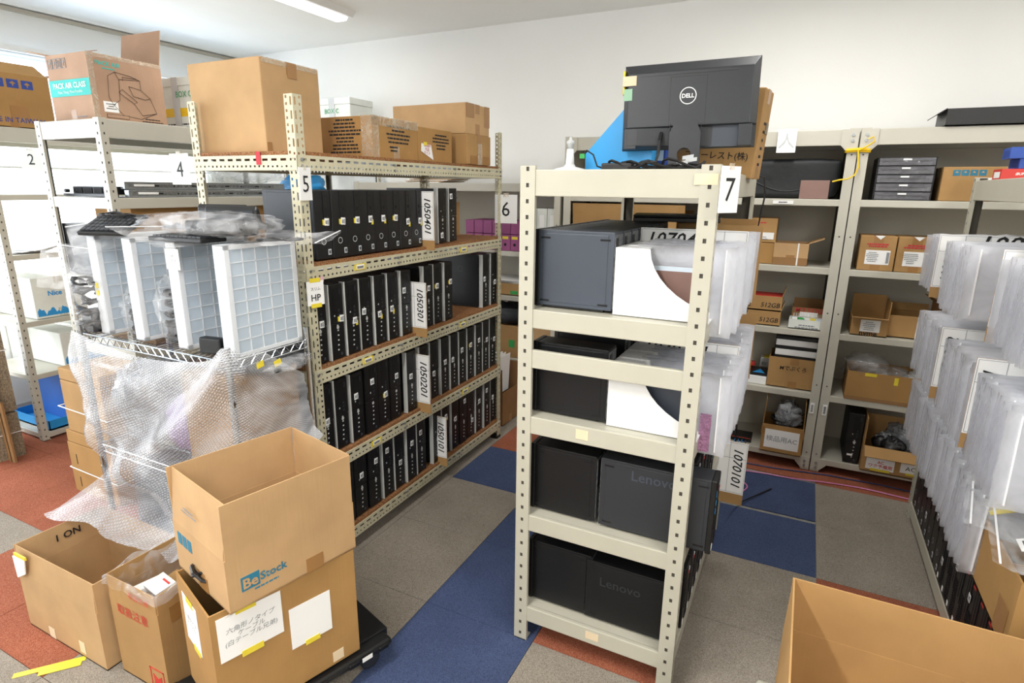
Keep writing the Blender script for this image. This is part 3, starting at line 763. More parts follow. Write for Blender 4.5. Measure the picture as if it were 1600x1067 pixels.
# number cards
def numcard(s, x, y, z, w, h, face_rz, label, tint='paper', double=False):
    t = T('number_card', label, 'sign', (x, y, z), face_rz)
    b = MB(); b.box(-w/2, w/2, -.002, 0, 0, h); b.build('card', tint, t)
    text(s, (0, -.0032, h/2), 'front', 'ink', t, size=h*.72 if not double else h*.4)
    b = MB(); b.box(-w*.12, w*.12, -.003, -.001, h*.92, h*1.06); b.build('tape_tab', 'cltape', t)
    return t
numcard('5', -1.772, 1.745, 1.665, .072, .125, 98, 'white card reading 5 on the near post of the chipboard rack')
numcard('6', -1.748, 3.42, 1.50, .155, .18, 4, 'white card reading 6 hanging at the far end of the chipboard rack')
numcard('4', -2.475, 1.722, 1.72, .125, .13, 0, 'white card reading 4 beside the left post of the chipboard rack', 'cardW')
numcard('2', -4.46, 2.10, 1.80, .14, .13, 25, 'white card reading 2 beside the window side rack', 'cardW')
numcard('7', -.205, 1.752, 1.66, .082, .125, 60, 'white card reading 7 on the right post of the monitor rack')
t = T('label_card', 'small white card reading HP with yellow tapes on the near post', 'sign', (-1.772, 1.755, 1.245), 80)
b = MB(); b.box(-.04, .04, -.002, 0, 0, .10); b.build('card', 'paper', t)
for z in (.09, -.015):
    b = MB(); b.box(-.025, .025, -.003, -.0005, z+.005, z+.022); b.build('yellow_tape', 'yellow', t)
text('HP', (0, -.0032, .032), 'front', 'ink', t, width=.045, bold=.01); text('スリム', (0, -.0032, .068), 'front', 'ink', t, width=.045, size=.02)
tag(MB().box(-1.80, -1.776, 1.735, 1.81, 1.335, 1.355).build('paper_tag', 'pinktape'), 'pale pink paper tag on the near post above the HP card', 'tag')
tag(MB().box(-2.0, -1.975, 1.7185, 1.7205, 1.80, 1.85).build('paper_tag', 'redink'), 'small pink tape strip on the near end beam of the chipboard rack', 'tag')

# shelf divider signs: white printed sheet on a kraft board, sticking out of a row
def sign(s, x_out, d, y, z0, label, w=.36, h=.30, rz=0, head=True, group='divider boards between computers', margin=.075):
    """d=+1 sticks out towards +x (free edge right), -1 towards -x"""
    t = T('divider_board', label, 'sign', (x_out, y, z0), rz, group)
    a, c_ = (-w, 0) if d > 0 else (0, w)
    b = MB(); b.box(a, c_, 0, .004, 0, h); b.build('kraft_board', 'card', t)
    b = MB(); b.box(a, c_, -.0012, 0, h*.17, h); b.build('paper_sheet', 'paper', t)
    b = MB(); xl = -margin if d > 0 else margin
    b.box(xl-.0008, xl+.0008, -.002, -.0012, h*.19, h*.99); b.box(a+.004, c_-.004, -.002, -.0012, h*.74, h*.745)
    for q in (a+.004, c_-.004): b.box(q-.0006, q+.0006, -.002, -.0012, h*.19, h*.985)
    for q in (h*.19, h*.985): b.box(a+.004, c_-.004, -.002, -.0012, q-.0006, q+.0006)
    xx = (-.165 if d > 0 else .165)
    b.box(xx-.0006, xx+.0006, -.002, -.0012, h*.745, h*.985)
    b.build('ruled_lines', 'greyink', t)
    xc = -margin/2 if d > 0 else margin/2
    text(s, (xc, -.0026, h*.58), 'front', 'ink', t, width=h*.60, spin=90 if d < 0 else -90, shear=.25, bold=.012)
    if head: text(s, ((a+xl)/2 if d > 0 else (c_+xl)/2, -.0026, h*.87), 'front', 'ink', t, width=w*.62, shear=.25, bold=.012)
    return t
sign('1050401', -1.735, 1, 2.575, 1.40, 'white board numbered 1050401 between the mesh-fronted and last two towers', h=.30)
sign('1050301', -1.715, 1, 2.458, .955, 'white board numbered 1050301 among the silver-edged towers', h=.29)
sign('1050201', -1.72, 1, 2.478, .52, 'white board numbered 1050201 on the third shelf', h=.33)
sign('1050101', -1.735, 1, 2.655, .12, 'white board numbered 1050101 on the bottom shelf of the chipboard rack', h=.31)

# ================================================================== rack 7 contents
for k, (z, n, hh) in enumerate(((1.327, 8, .262), (.942, 8, .262), (.552, 6, .262), (.154, 6, .262))):
    for i in range(n):
        if k == 1 and i == 1: continue
        nm = ['top computer shelf', 'second computer shelf', 'third computer shelf', 'lowest computer shelf'][k]
        bd = ['slate', 'black2', 'black2', 'black2'][k]
        lift = .0 if not (k == 1 and i > 1) else .10
        t = tower('think', f'plain desktop computer, {ORD[i]} from front, left column, {nm} of monitor rack', -.812, 1.80+.098*i+.096, z, H=hh, Wd=.092, D=.275 if k < 2 else .255, body=bd if i or k else 'slate', rz=180, group=f'left column desktops on the {nm} of the monitor rack', sticker=None)
        if k == 1 and i > 1: t.location.z += .0
for k, (z, n, hh, xo) in enumerate(((.552, 6, .268, -.155), (.154, 7, .25, -.245))):
    for i in range(n):
        x = xo if i == 0 else -.235
        nm = ['third computer shelf', 'lowest computer shelf'][k]
        t = tower('think', f'black desktop with raised side lettering, right column front, {nm} of monitor rack' if i == 0 else f'plain desktop, {ORD[i]} from front, right column, {nm} of monitor rack', x, 1.80+.1*i, z, H=hh, Wd=.092, D=.385 if i == 0 and k == 0 else .33, body='char' if (k == 0 and i == 0) else 'black2', group=f'right column desktops on the {nm} of the monitor rack', sticker=None)
        if i == 0:
            text('Lenovo', (-.20, -.0022, hh*.84 if k == 0 else hh*.70), 'front', 'slate' if k == 0 else 'char', t, width=.15, bold=.01, name='raised_lettering')
            if k == 0:
                for q, zz in enumerate((.21, .18, .15)):
                    b = MB(); b.box(.0005, .0020, .008, .028, zz, zz+.022); b.box(.002, .0025, .012, .024, zz+.006, zz+.016, 1)
                    b.build('blue_badge', ['stickerblue', 'yellow' if q == 1 else 'paper'], t)
def grips(parent):
    for (u0, z0) in ((.02, .235), (.225, .235), (.02, .015), (.21, .008)):
        pass
# white magazine files
def magfile(name, label, x, y, z, W=.30, Hh=.215, th=.09, m='white', group=None, flip=1, lab=True, tilt=0):
    """cut-away file, tall back at x, opening towards +x (flip=1)"""
    t = T(name, label, 'magazine file', (x, y, z), 0, group); f = flip
    poly = [(0, 0), (W*f, 0), (W*f, .035)]
    x1 = W*.36
    for i in range(9):
        a = i/8; poly.append((f*(W-(W-x1)*math.sin(a*math.pi/2)*.92-(W-x1)*.08*a), .035+(Hh-.035)*(1-math.cos(a*math.pi/2))*.35+(Hh-.035)*.65*a**1.25))
    poly += [(0, Hh)]
    for k, (a0, a1) in enumerate(((0, .003), (th-.003, th))):
        MB().prism(poly, 'y', a0, a1).build('side_wall', m, t)
    MB().box(0, f*.003, .003, th-.003, 0, Hh).build('back_wall', m, t)
    MB().box(0, f*W, .003, th-.003, 0, .003).build('base', m, t)
    MB().box(0, f*x1*.9, .003, th-.003, Hh-.004, Hh-.001).build('top_flap', m, t)
    return t
for k, z in ((0, 1.329), (1, .944)):
    for i in range(9):
        magfile('magazine_file', f'white magazine file, {ORD[i]} from front, {"upper" if k == 0 else "lower"} file shelf of monitor rack', -.53, 1.80+.112*i, z, th=.1, group=f'white magazine files on the {"upper" if k == 0 else "lower"} shelf')
b = MB(); b.box(-.46, -.255, 1.845, 1.853, 1.345, 1.49); b.box(-.46, -.255, 1.8448, 1.8452, 1.475, 1.49, 1)
tag(b.build('display_panel', ['brown', 'blueL']), 'mauve brown flat display panel standing in the front magazine file', 'display panel')
b = MB(); b.box(-.47, -.255, 1.845, 1.853, .96, 1.12); b.box(-.47, -.255, 1.8446, 1.8452, 1.105, 1.12, 1)
tag(b.build('display_panel', ['slate', 'blueL']), 'dark slate flat display panel in the front file of the lower row', 'display panel')

# zip bags holding panels, standing in rows and leaning out over the aisle
BAGS = {}
def bagmesh(w, h, seed):
    key = (w, h, seed)
    if key in BAGS: return BAGS[key]
    mb = MB(); nx, ny = 9, 9
    for sgn in (1, -1):
        g = []
        for j in range(ny+1):
            r_ = []
            for i in range(nx+1):
                x = (i/nx-1)*w; z = j/ny*h
                if j == ny: z += .006*noise.noise(Vector((i*.8, seed, 1)))
                if j == 0: z += .007*noise.noise(Vector((i*.7, seed, 8)))
                if i == nx: x += .003*noise.noise(Vector((j*.5, seed, 4)))
                y = sgn*.005+.006*noise.noise(Vector((i*.3, j*.3, seed)))*(i/nx)
                r_.append(mb.pt((x, y, z)))
            g.append(r_)
        for j in range(ny):
            for i in range(nx):
                mb.f.append([g[j][i], g[j][i+1], g[j+1][i+1], g[j+1][i]]); mb.m.append(0)
        if sgn == 1: front = g
        else:
            for j in range(ny):
                mb.f.append([front[j][nx], front[j+1][nx], g[j+1][nx], g[j][nx]]); mb.m.append(0)
            for i in range(nx): mb.f.append([front[ny][i], front[ny][i+1], g[ny][i+1], g[ny][i]]); mb.m.append(0)
    me = mb.mesh('zip_bag', [M['bag']], True)
    z = MB(); z.box(-.032, -.028, -.0085, .0085, .012, h-.008); zm = z.mesh('zip_seal', [M['zip']])
    BAGS[key] = (me, zm); return BAGS[key]
def bags(d, xs, ys, z, w, h, label, group, jit=.008, rzs=.8):
    for i, y in enumerate(ys):
        me, zm = bagmesh(w, h, i % 5)
        o = bpy.data.objects.new('zip_bag', me); C.objects.link(o)
        x = xs+random.uniform(-jit, jit)
        o.location = (x, y, z+random.uniform(-.008, .008)); rz = random.uniform(-rzs, rzs)
        if d < 0: o.rotation_euler = (0, R(random.uniform(-1.5, 1.5)), R(180+rz))
        else: o.rotation_euler = (0, R(random.uniform(-1.5, 1.5)), R(rz))
        tag(o, label, 'plastic bag', group)
        q = bpy.data.objects.new('zip_seal', zm); C.objects.link(q); q.parent = o
rg = lambda a, b_, s: [a+s*i for i in range(int((b_-a)/s+1e-6)+1)]
L7a = 'milky zip bag in the upper row leaning out of the monitor rack'; L7b = 'milky zip bag in the lower row leaning out of the monitor rack'
bags(1, -.170, [1.80+.112*i+q for i in range(7) for q in (.022, .048, .076)][2:], 1.275, .30, .28, L7a, 'zip bags on the upper shelf of the monitor rack')
bags(1, -.150, [1.80+.112*i+q for i in range(8) for q in (.022, .048, .076)][2:], .885, .30, .275, L7b, 'zip bags on the lower shelf of the monitor rack')
b = MB(); b.box(0, .035, -.004, 0, 0, .13)
o = b.build('pink_bubble_bag', 'pinkbub'); o.location = (-.235, 1.862, .89); tag(o, 'strip of pink bubble film in the front lower zip bag of the monitor rack', 'bubble wrap')
sign('1070401', -.17, 1, 2.10, 1.30, 'white divider board among the upper zip bags of the monitor rack', h=.29, w=.36)
sign('1070301', -.16, 1, 2.13, .90, 'white divider board among the lower zip bags of the monitor rack', h=.29, w=.36)
for i, (y, h, x) in enumerate(((2.55, .31, -.155), (2.68, .33, -.19))):
    t = T('kraft_divider', ['front bare kraft divider sheet behind the upper zip bags', 'rear bare kraft divider sheet behind the upper zip bags'][i], 'cardboard sheet', (x, y, 1.275)); MB().box(-.33, 0, 0, .004, 0, h).build('sheet', 'card', t)
t = T('kraft_divider', 'bare kraft divider sheet behind the lower zip bags', 'cardboard sheet', (-.15, 2.72, .90)); MB().box(-.33, 0, 0, .004, 0, .30).build('sheet', 'card', t)
sign('1070101', -.115, 1, 2.66, .30, 'white board numbered 1070101 low down behind the lettered black desktops', h=.31, w=.3, head=False)
t = T('laptop_computer', 'flat black laptop lying across the rear desktops on the top computer shelf', 'laptop', (-.50, 2.55, 1.595), 12)
MB().box(-.17, .17, -.12, .12, 0, .016).build('base', 'black', t, bevel=.003); MB().box(-.17, .17, -.12, .12, .018, .026).build('lid', 'black2', t, bevel=.003)

# --- on top of rack 7
Z7 = 1.779
def monitor():
    t = T('monitor', 'black computer monitor seen from behind, standing on top of the middle rack', 'monitor', (-.424, 2.24, Z7), 4)
    t.rotation_euler = (R(-3), R(-1.2), R(5))
    w, z0, z1 = .230, .085, .380
    b = MB(); b.box(-w, w, .012, .022, z0, z1, 0); b.box(-w+.012, w-.012, .022, .0235, z0+.016, z1-.012, 1); b.build('screen', ['black', 'void'], t, bevel=.004)
    b = MB(); p = (-w, z0), (w, z0), (w, z1), (-w, z1)
    zi = z0+.075
    b.hexa([(-w, .012, zi), (w, .012, zi), (w, .012, z1), (-w, .012, z1)], [(-w+.02, -.022, zi), (w-.02, -.022, zi), (w-.02, -.022, z1-.035), (-w+.02, -.022, z1-.035)])
    b.hexa([(-w, .012, z0), (w, .012, z0), (w, .012, zi), (-w, .012, zi)], [(-w+.02, -.022, z0+.012), (-w+.058, -.022, z0+.012), (-w+.058, -.022, zi), (-w+.02, -.022, zi)])
    b.build('back_shell', 'char', t, bevel=.003)
    b = MB(); b.box(-w+.056, w-.056, .0, .012, z0+.004, zi); b.build('port_recess', 'slate', t)
    for s in (-1, 1): MB().box(s*(w-.056), s*(w-.012), -.0215, .012, z0+.002, zi-.001).build('lower_corner', 'char', t, bevel=.002)
    b = MB()
    for (a, c_, e, f) in ((-.062, -.0605, zi, zi+.165), (.0605, .062, zi, zi+.165), (-.062, .062, zi+.1635, zi+.165)): b.box(a, c_, -.0226, -.0218, e, f)
    b.box(-.17, .16, -.0226, -.0215, z1-.048, z1-.046); b.build('panel_seam', 'black', t)
    b = MB(); b.ring((0, -.0232, zi+.10), (1, 0, 0), (0, 0, 1), .0255, .0285, 36); b.build('logo_ring', 'white', t)
    text('DELL', (0, -.0234, zi+.10), 'front', 'white', t, width=.042, bold=.03, name='logo_lettering')
    b = MB(); n = 20; r = .024; cz = .060; poly = []
    x0, x1, a0, a1 = -.052, .052, 0, zi+.006
    for k in range(n):
        a, c_ = 2*math.pi*k/n, 2*math.pi*(k+1)/n
        def sq(t_):
            q = max(abs(math.cos(t_)), abs(math.sin(t_))); cx, cy = math.cos(t_)/q, math.sin(t_)/q
            return (x1*cx if cx > 0 else -x0*cx, cz+((a1-cz)*cy if cy > 0 else (cz-a0)*cy))
        (p1, p2), (q1, q2) = sq(a), sq(c_)
        for yy in (-.045, -.030):
            b.face([(r*math.cos(a), yy, cz+r*math.sin(a)), (p1, yy, p2), (q1, yy, q2), (r*math.cos(c_), yy, cz+r*math.sin(c_))])
        b.face([(r*math.cos(a), -.045, cz+r*math.sin(a)), (r*math.cos(c_), -.045, cz+r*math.sin(c_)), (r*math.cos(c_), -.030, cz+r*math.sin(c_)), (r*math.cos(a), -.030, cz+r*math.sin(a))])
    for (xa, xb) in ((x0, x0-.001), (x1, x1+.001)): b.box(min(xa, xb), max(xa, xb), -.045, -.030, 0, a1)
    b.build('stand_neck', 'char', t)
    b = MB(); b.box(-.11, .11, -.10, .07, .0, .012); b.build('stand_base', 'char', t, bevel=.004)
    MB().box(-w-.001, -w+.048, -.0245, -.0155, z1-.075, z1-.042).build('beige_label', 'tan', t)
    MB().box(-w+.005, -w+.035, -.0245, -.0215, z1-.125, z1-.085).build('green_label', 'palegreen', t)
    MB().box(-w-.003, -w+.004, -.01, .02, z1-.10, z1-.02).build('yellow_tape', 'yellow', t)
    b = MB(); pts = [(-.085, -.02, zi-.02), (-.086, -.035, zi-.05), (-.09, -.04, .06), (-.10, -.05, .02), (-.08, -.07, .012)]
    b.tube(pts, [.007, .008, .0045, .0045, .0045], 8); b.build('power_cable', 'cable', t)
monitor()
t = T('cable_bundle', 'tangled black cables with pale plugs in front of the monitor stand', 'cable', (-.505, 2.08, Z7))
for k in range(4):
    b = MB(); coil(b, (-.10+.07*k, .0, .004), .05+.008*k, 2.2, .0048, seed=k+3, sy=.55, tilt=.45); b.build('cable_loop', 'cable', t)
for k, (x, y) in enumerate(((.09, -.02), (.115, .0), (.10, .02))):
    b = MB(); b.slab((x, y, .02+.01*k), (.035, .005, .006), (-.004, .014, 0), (0, 0, .012)); b.build('plug', 'grey', t)
b = MB(); b.tube([(-.16, 0, .01), (-.19, -.01, .02), (-.21, 0, .06), (-.235, .0, .075), (-.25, .01, .06)], [.004, .003, .003, .003, .003], 6); b.build('thin_lead', 'cable', t)
b = MB(); b.box(-.262, -.244, .002, .016, .048, .064); b.build('green_plug', 'green2', t)
b = MB(); b.box(-.17, -.06, -.03, .03, .0, .03); b.build('power_adapter', 'black', t, bevel=.006)
# blue and white magazine files
def slantfile(name, label, x, y, m, W, Hh, th, rz=0):
    t = T(name, label, 'magazine file', (x, y, Z7), rz)
    poly = [(0, 0), (W, 0), (W, Hh), (W*.80, Hh), (0, .075)]
    for a0 in (0, th-.003): MB().prism(poly, 'y', a0, a0+.003).build('side_wall', m, t)
    MB().box(W-.003, W, .003, th-.003, 0, Hh).build('back_wall', m, t); MB().box(0, W, .003, th-.003, 0, .003).build('base', m, t)
    MB().box(0, .003, .003, th-.003, 0, .075).build('front_lip', m, t)
slantfile('magazine_file', 'bright blue magazine file slanting up behind the monitor', -.815, 2.28, 'blue', .26, .30, .09)
slantfile('magazine_file', 'pale translucent magazine file standing behind the blue one', -.85, 2.46, 'blueL', .22, .235, .08)
t = T('binder', 'narrow blue binder with white spine label behind the monitor base', 'binder', (-.57, 2.36, Z7)); MB().box(0, .05, 0, .2, 0, .14).build('cover', 'dkblue', t, bevel=.003)
decal(t, 'spine_label', 'front', .012, .042, .05, .12, 0, 'paper')
t = T('camera_stand', 'white round-based plastic stand at the left of the middle rack top', 'stand', (-.83, 2.15, Z7))
MB().lathe([(.001, 0), (.062, 0), (.064, .006), (.055, .014), (.022, .022), (.018, .03)], seg=28).build('base', 'white', t, smooth=True)
MB().lathe([(.017, .025), (.014, .06), (.0125, .085)], seg=20).build('column', 'white', t, smooth=True)
MB().lathe([(.010, .085), (.011, .10), (.014, .103), (.014, .112), (.006, .118), (.004, .128)], seg=18).build('head', 'grey', t, smooth=True)
t = carton('shipping_carton', 'worn kraft carton printed フォーレスト(株) leaning behind the monitor', -.405, 2.58, Z7-.002, .40, .16, .325, -6, 'card')
t.rotation_euler = (0, R(3.5), R(-6))
text('フォーレスト(株)', (.055, -.0815, .078), 'front', 'ink', t, width=.24, bold=.008)
lines(t, 'right', .0, .2, .2008, .04, 6, .03, seed=8, h=.01)
b = MB(); b.box(.196, .204, .02, .06, .17, .21); b.build('hand_hole', 'cardedge', t)
o = MB().box(-.30, -.235, 1.7455, 1.7468, 1.735, 1.765).build('tape_patch', 'tan'); tag(o, 'beige tape patch on the top beam of the monitor rack', 'tape')
o = MB().box(-.62, -.575, 1.7485, 1.7498, .895, .93).build('tape_patch', 'tan'); tag(o, 'beige tape patch on the middle beam of the monitor rack', 'tape')
o = MB().box(-.55, -.50, 1.7485, 1.7498, .11, .14).build('tape_patch', 'tan'); tag(o, 'beige tape patch on the bottom beam of the monitor rack', 'tape')
t = T('cable', 'black cable hanging down from the far corner of the monitor rack', 'cable')
MB().tube([(-.235, 2.93, 1.79), (-.20, 2.96, 1.78), (-.19, 2.97, 1.70), (-.20, 2.97, 1.60), (-.215, 2.97, 1.45), (-.21, 2.98, 1.1), (-.20, 2.99, .7), (-.19, 3.02, .3), (-.16, 3.2, .02), (.0, 3.5, .006)], .004, 6).build('lead', 'cable', t)
# ================================================================== left racks
t = carton('shipping_carton', 'opened kraft carton printed PACK AIR on top of the left rack', -3.735, 2.215, 2.056, .36, .42, .345, 2, 'cardP', flaps={'left': (.18, 12), 'back': (.20, 80), 'front': (.07, 165)}, open_=True, cat='box')
decal(t, 'teal_band', 'front', -.18, .18, .13, .215, -.211, 'teal'); text('PACK AIR CLASS', (0, -.2135, .185), 'front', 'cardW', t, width=.29, bold=.02)
text('Make Things Move Possible', (0, -.2135, .15), 'front', 'cardW', t, width=.22)
for i in range(4):
    b = MB(); x = -.165+.042*i
    for (x0, x1, z0, z1) in ((0, .036, 0, .003), (0, .036, .047, .05), (0, .003, 0, .05), (.033, .036, 0, .05)): b.box(x+x0, x+x1, -.2122, -.211, .275+z0, .275+z1)
    if i == 2: b.box(x+.011, x+.014, -.2122, -.211, .283, .315); b.box(x+.022, x+.025, -.2122, -.211, .283, .315)
    else: b.prism([(x+.008, .305), (x+.018, .315), (x+.028, .305), (x+.020, .300), (x+.0195, .285), (x+.0165, .285), (x+.016, .300)], 'y', -.2122, -.211)
    b.build('handling_mark', 'greyink', t)
lines(t, 'front', .07, .02, -.211, .15, 1, .01, m='greyink', h=.005)
text('PACK AIR', (.181, -.10, .30), 'right', 'teal', t, width=.135, bold=.02); lines(t, 'right', -.10, .272, .1805, .12, 1, .01, m='teal', h=.006)
b = MB()
def ol(pts, r=.0011): b.tube([(.182, y, z) for y, z in pts], r, 4)
ol([(-.10, .09), (-.12, .13), (-.11, .24), (-.07, .265), (.02, .255), (.07, .24), (.07, .19), (.12, .15), (.15, .07), (.05, .03), (-.05, .04), (-.10, .09)])
ol([(-.07, .265), (-.05, .23), (.07, .24)]); ol([(-.05, .23), (-.06, .12), (-.10, .09)]); ol([(-.06, .16), (.02, .11), (.04, .12), (-.04, .18), (-.06, .16)])
ol([(.0, .20), (.07, .19)]); ol([(0, .2), (.02, .15), (.09, .14), (.12, .15)]); ol([(.02, .11), (.06, .05), (.15, .07)]); ol([(-.03, .225), (-.03, .245), (.05, .245)])
b.build('machine_drawing', 'ink', t)
decal(t, 'address_label', 'right', -.155, -.075, .05, .105, .1805, 'paper'); lines(t, 'right', -.115, .09, .1816, .06, 3, .012, seed=3, h=.004)
decal(t, 'frame_label', 'right', -.145, -.02, .02, .04, .1805, 'ink'); decal(t, 'frame_label_face', 'right', -.143, -.022, .022, .038, .1812, 'cardP')
lines(t, 'right', .12, .03, .1805, .13, 2, .014, seed=5, h=.005)
b = MB(); b.box(.179, .1815, -.211, .211, .325, .347); b.box(.1795, .1818, -.212, -.18, .0, .34); b.build('clear_tape', 'cltape', t)

t = carton('shipping_carton', 'open yellowish kraft carton printed MADE IN TAIWAN at the far left', -4.78, 2.08, 2.056, .50, .46, .32, 0, 'cardY', flaps={'right': (.16, 150), 'back': (.16, 20)}, open_=True)
text('MADE IN TAIWAN', (.2515, -.0, .045), 'right', 'navy', t, width=.34, bold=.01)
for i in range(4):
    b = MB(); y = -.16+.078*i; b.box(.25, .2512, y, y+.062, .235, .285, 0)
    b.prism([(y+.014, .262), (y+.031, .275), (y+.048, .262), (y+.034, .258), (y+.034, .245), (y+.028, .245), (y+.028, .258)], 'x', .2512, .252, 1); b.build('handling_mark', ['navy', 'cardY'], t)
decal(t, 'patch_tape', 'right', -.01, .09, .06, .13, .2505, 'brtape')
# metal rack rails and flat server on the upper shelf
for i, (z, x) in enumerate(((1.646, -3.47), (1.69, -3.50))):
    t = T('rack_rail', ['lower grey steel sliding rail on the upper left rack shelf', 'upper grey steel sliding rail on the upper left rack shelf'][i], 'metal rail', (x, 2.62, z+.001))
    b = MB(); b.box(-.02, .02, -.55, .60, 0, .040); b.box(.02, .024, -.55, .60, .034, .042); b.box(.02, .024, -.55, .6, 0, .006)
    b.build('rail', 'zinc', t, bevel=.002)
    b = MB(); b.box(.0205, .0225, -.53, .5, .012, .028, 0)
    for q in range(9): b.box(.0225, .0235, -.5+.12*q, -.49+.12*q+.02*(q % 2), .016, .024, 1)
    b.build('slide_slots', ['rear', 'void'], t); decal(t, 'paper_label', 'right', -.50, -.38, .016, .028, .0245, 'paper')
t = T('rack_server', 'flat black rack unit lying on the upper left rack shelf', 'computer', (-3.74, 2.41, 1.648))
MB().box(-.22, .22, -.36, .34, .012, .056).build('chassis', 'black2', t, bevel=.002)
MB().box(-.25, .23, -.40, -.36, .0, .014).build('front_lip', 'char', t)
b = MB()
for i in range(4): b.box(-.20+.1*i, -.12+.1*i, -.364, -.36, .018, .05)
b.build('drive_bays', 'void', t); b = MB(); b.tube([(-.24, -.37, .03), (-.24, -.395, .03)], .010, 8); b.build('thumb_screw', 'black', t)
t = T('plastic_bag', 'crumpled blue clear bag on the upper left rack shelf', 'bag', (-3.66, 3.05, 1.735)); blob('bag_body', 'clear', t, (.35, .55, .17), 3, .35, 3)
t = T('plastic_bag', 'bright blue plastic bag behind the card reading 4', 'bag', (-3.60, 3.52, 1.646)); blob('bag_body', 'cyan', t, (.30, .30, .16), 6, .35, 3)
t = carton('shipping_carton', 'flat kraft carton on the second shelf of the left rack', -3.64, 2.75, 1.191, .35, 1.35, .40, 0, 'cardY')
t = tower('hp', 'large dark tower standing on the second shelf of the left rack', -3.66, 1.97, 1.19, H=.30, Wd=.12, D=.33, body='black2', sticker=None)
b = MB(); b.box(.0, .0, 0, 0, 0, 0)
MB().box(-.035, -.012, -.003, .002, .08, .16).build('handle', 'black', t, bevel=.004)
t = carton('shipping_carton', 'brown kraft carton low on the left rack behind the wrapped shelf', -3.68, 2.35, .772, .45, .5, .30, 0, 'cardD')
# far-left rack goods
for (x, y, z, w, d, h, lab) in ((-4.80, 2.16, .832, .50, .32, .275, 'pale carton with blue splash print on the window side rack, middle shelf'), (-4.80, 2.28, .472, .50, .34, .24, 'pale carton with blue splash print on the window side rack, lower shelf')):
    t = carton('shipping_carton', lab, x, y, z, w, d, h, 0, 'cardW', tape='cltape')
    b = MB(); pts = [(.251, -d/2+.01+i*.0125, .03+.018*math.sin(i*1.1)+.012*math.sin(i*2.7)) for i in range(int((d-.03)/.0125))]
    for i in range(len(pts)-1): b.hexa([(.2502, pts[i][1], .015), (.2502, pts[i+1][1], .015), (.2515, pts[i+1][1], .015), (.2515, pts[i][1], .015)], [(.2502, pts[i][1], pts[i][2]+.02), (.2502, pts[i+1][1], pts[i+1][2]+.02), (.2515, pts[i+1][1], pts[i+1][2]+.02), (.2515, pts[i][1], pts[i][2]+.02)])
    b.build('splash_print', 'cyan', t); text('Nice', (.2525, -.03, h*.60), 'right', 'cyan', t, width=.085, bold=.03)
for i in range(9):
    o = MB().box(-.14, .14, -.11+.004*i, .11, 0, .0025).build('paper_sheet', 'paper' if i % 3 else 'greyink'); o.location = (-4.74+.006*i, 2.05+.008*i, 1.270+.0035*i); o.rotation_euler = (R(1.0*i), 0, R(3*i-8)); tag(o, 'loose sheets piled on the window side rack', 'paper', 'loose papers on the window side rack')
t = T('storage_tray', 'blue plastic tray on the bottom shelf of the window side rack', 'tray', (-4.78, 2.32, .052))
b = MB(); b.box(-.24, .24, -.38, .4, 0, .01); b.box(.235, .24, -.38, .4, 0, .07); b.box(-.24, -.235, -.38, .4, 0, .07); b.box(-.24, .24, -.38, -.375, 0, .07); b.box(-.24, .24, .395, .4, 0, .07); b.build('tray_body', 'cyan', t)
o = MB().box(-5.05, -4.58, 2.10, 2.13, .055, .42).build('blue_panel', 'sky'); tag(o, 'dark blue flat panel standing in the bottom of the window side rack', 'panel')

# flattened cartons bundled upright at the far left
t = T('cardboard_bundle', 'upright bundle of flattened corrugated cartons tied with white string', 'cardboard', (-4.60, 1.63, 0), -4)
b = MB(); rn = random.Random(5)
for i in range(17):
    x = -.20+.0235*i; b.box(x, x+.021, -.10-rn.random()*.01, .10+rn.random()*.01, 0, .30+rn.uniform(-.004, .004))
b.build('lower_stack', ['cardedge'], t)
b = MB()
for i in range(17):
    x = -.20+.0235*i; b.box(x, x+.021, -.10-rn.random()*.01, .10+rn.random()*.01, .31, .92+.05*math.sin(i*.5)+rn.uniform(-.006, .006))
b.build('upper_stack', ['cardedge'], t)
for z in (.16, .70):
    b = MB(); b.tube([(-.215, -.118, z), (.205, -.118, z+.01), (.208, .118, z+.01), (-.215, .118, z), (-.215, -.118, z)], .003, 5); b.tube([(.14, -.12, z+.01), (.16, -.135, z+.03), (.18, -.125, z-.02)], .004, 5); b.build('string', 'white', t)
for i, (x, h) in enumerate(((-4.38, .62), (-4.345, .40))):
    t = T('flattened_carton', ['taller brown flattened carton leaning beside the tied bundle', 'shorter brown flattened carton leaning beside the tied bundle'][i], 'cardboard', (x, 1.62, 0)); o = MB().box(0, .045, 0, .012, 0, h).build('sheet', 'cardD', t); o.rotation_euler = (0, R(-3), 0)

# tied kraft cartons stack left behind the bubble wrap
zz = 0
for i, (h, w, dx) in enumerate(((.14, .42, 0), (.17, .42, .0), (.075, .42, .01), (.30, .38, .03), (.07, .38, .03))):
    t = carton('shipping_carton', ['bottom kraft carton of the string-tied stack behind the bubble wrap', 'second kraft carton from the floor in the string-tied stack', 'thin kraft carton in the middle of the string-tied stack', 'tall rounded kraft carton near the top of the string-tied stack', 'flat kraft carton topping the string-tied stack'][i], -3.40+dx, 1.74, zz+.001, w, .26, h-.004, 0, 'cardY' if i < 3 else 'card', group='string tied carton stack')
    if i in (0, 1): decal(t, 'hand_slot', 'front', -.14, -.135, .04, .10, -.1305, 'ink')
    zz += h
t = T('string_tie', 'white string tied round the kraft carton stack', 'string', (-3.39, 1.74, 0))
for z in (.15, .52): MB().tube([(-.225, -.135, z), (.23, -.135, z-.01), (.23, .135, z-.01), (-.225, .135, z), (-.225, -.135, z)], .003, 5).build('string_loop', 'white', t)

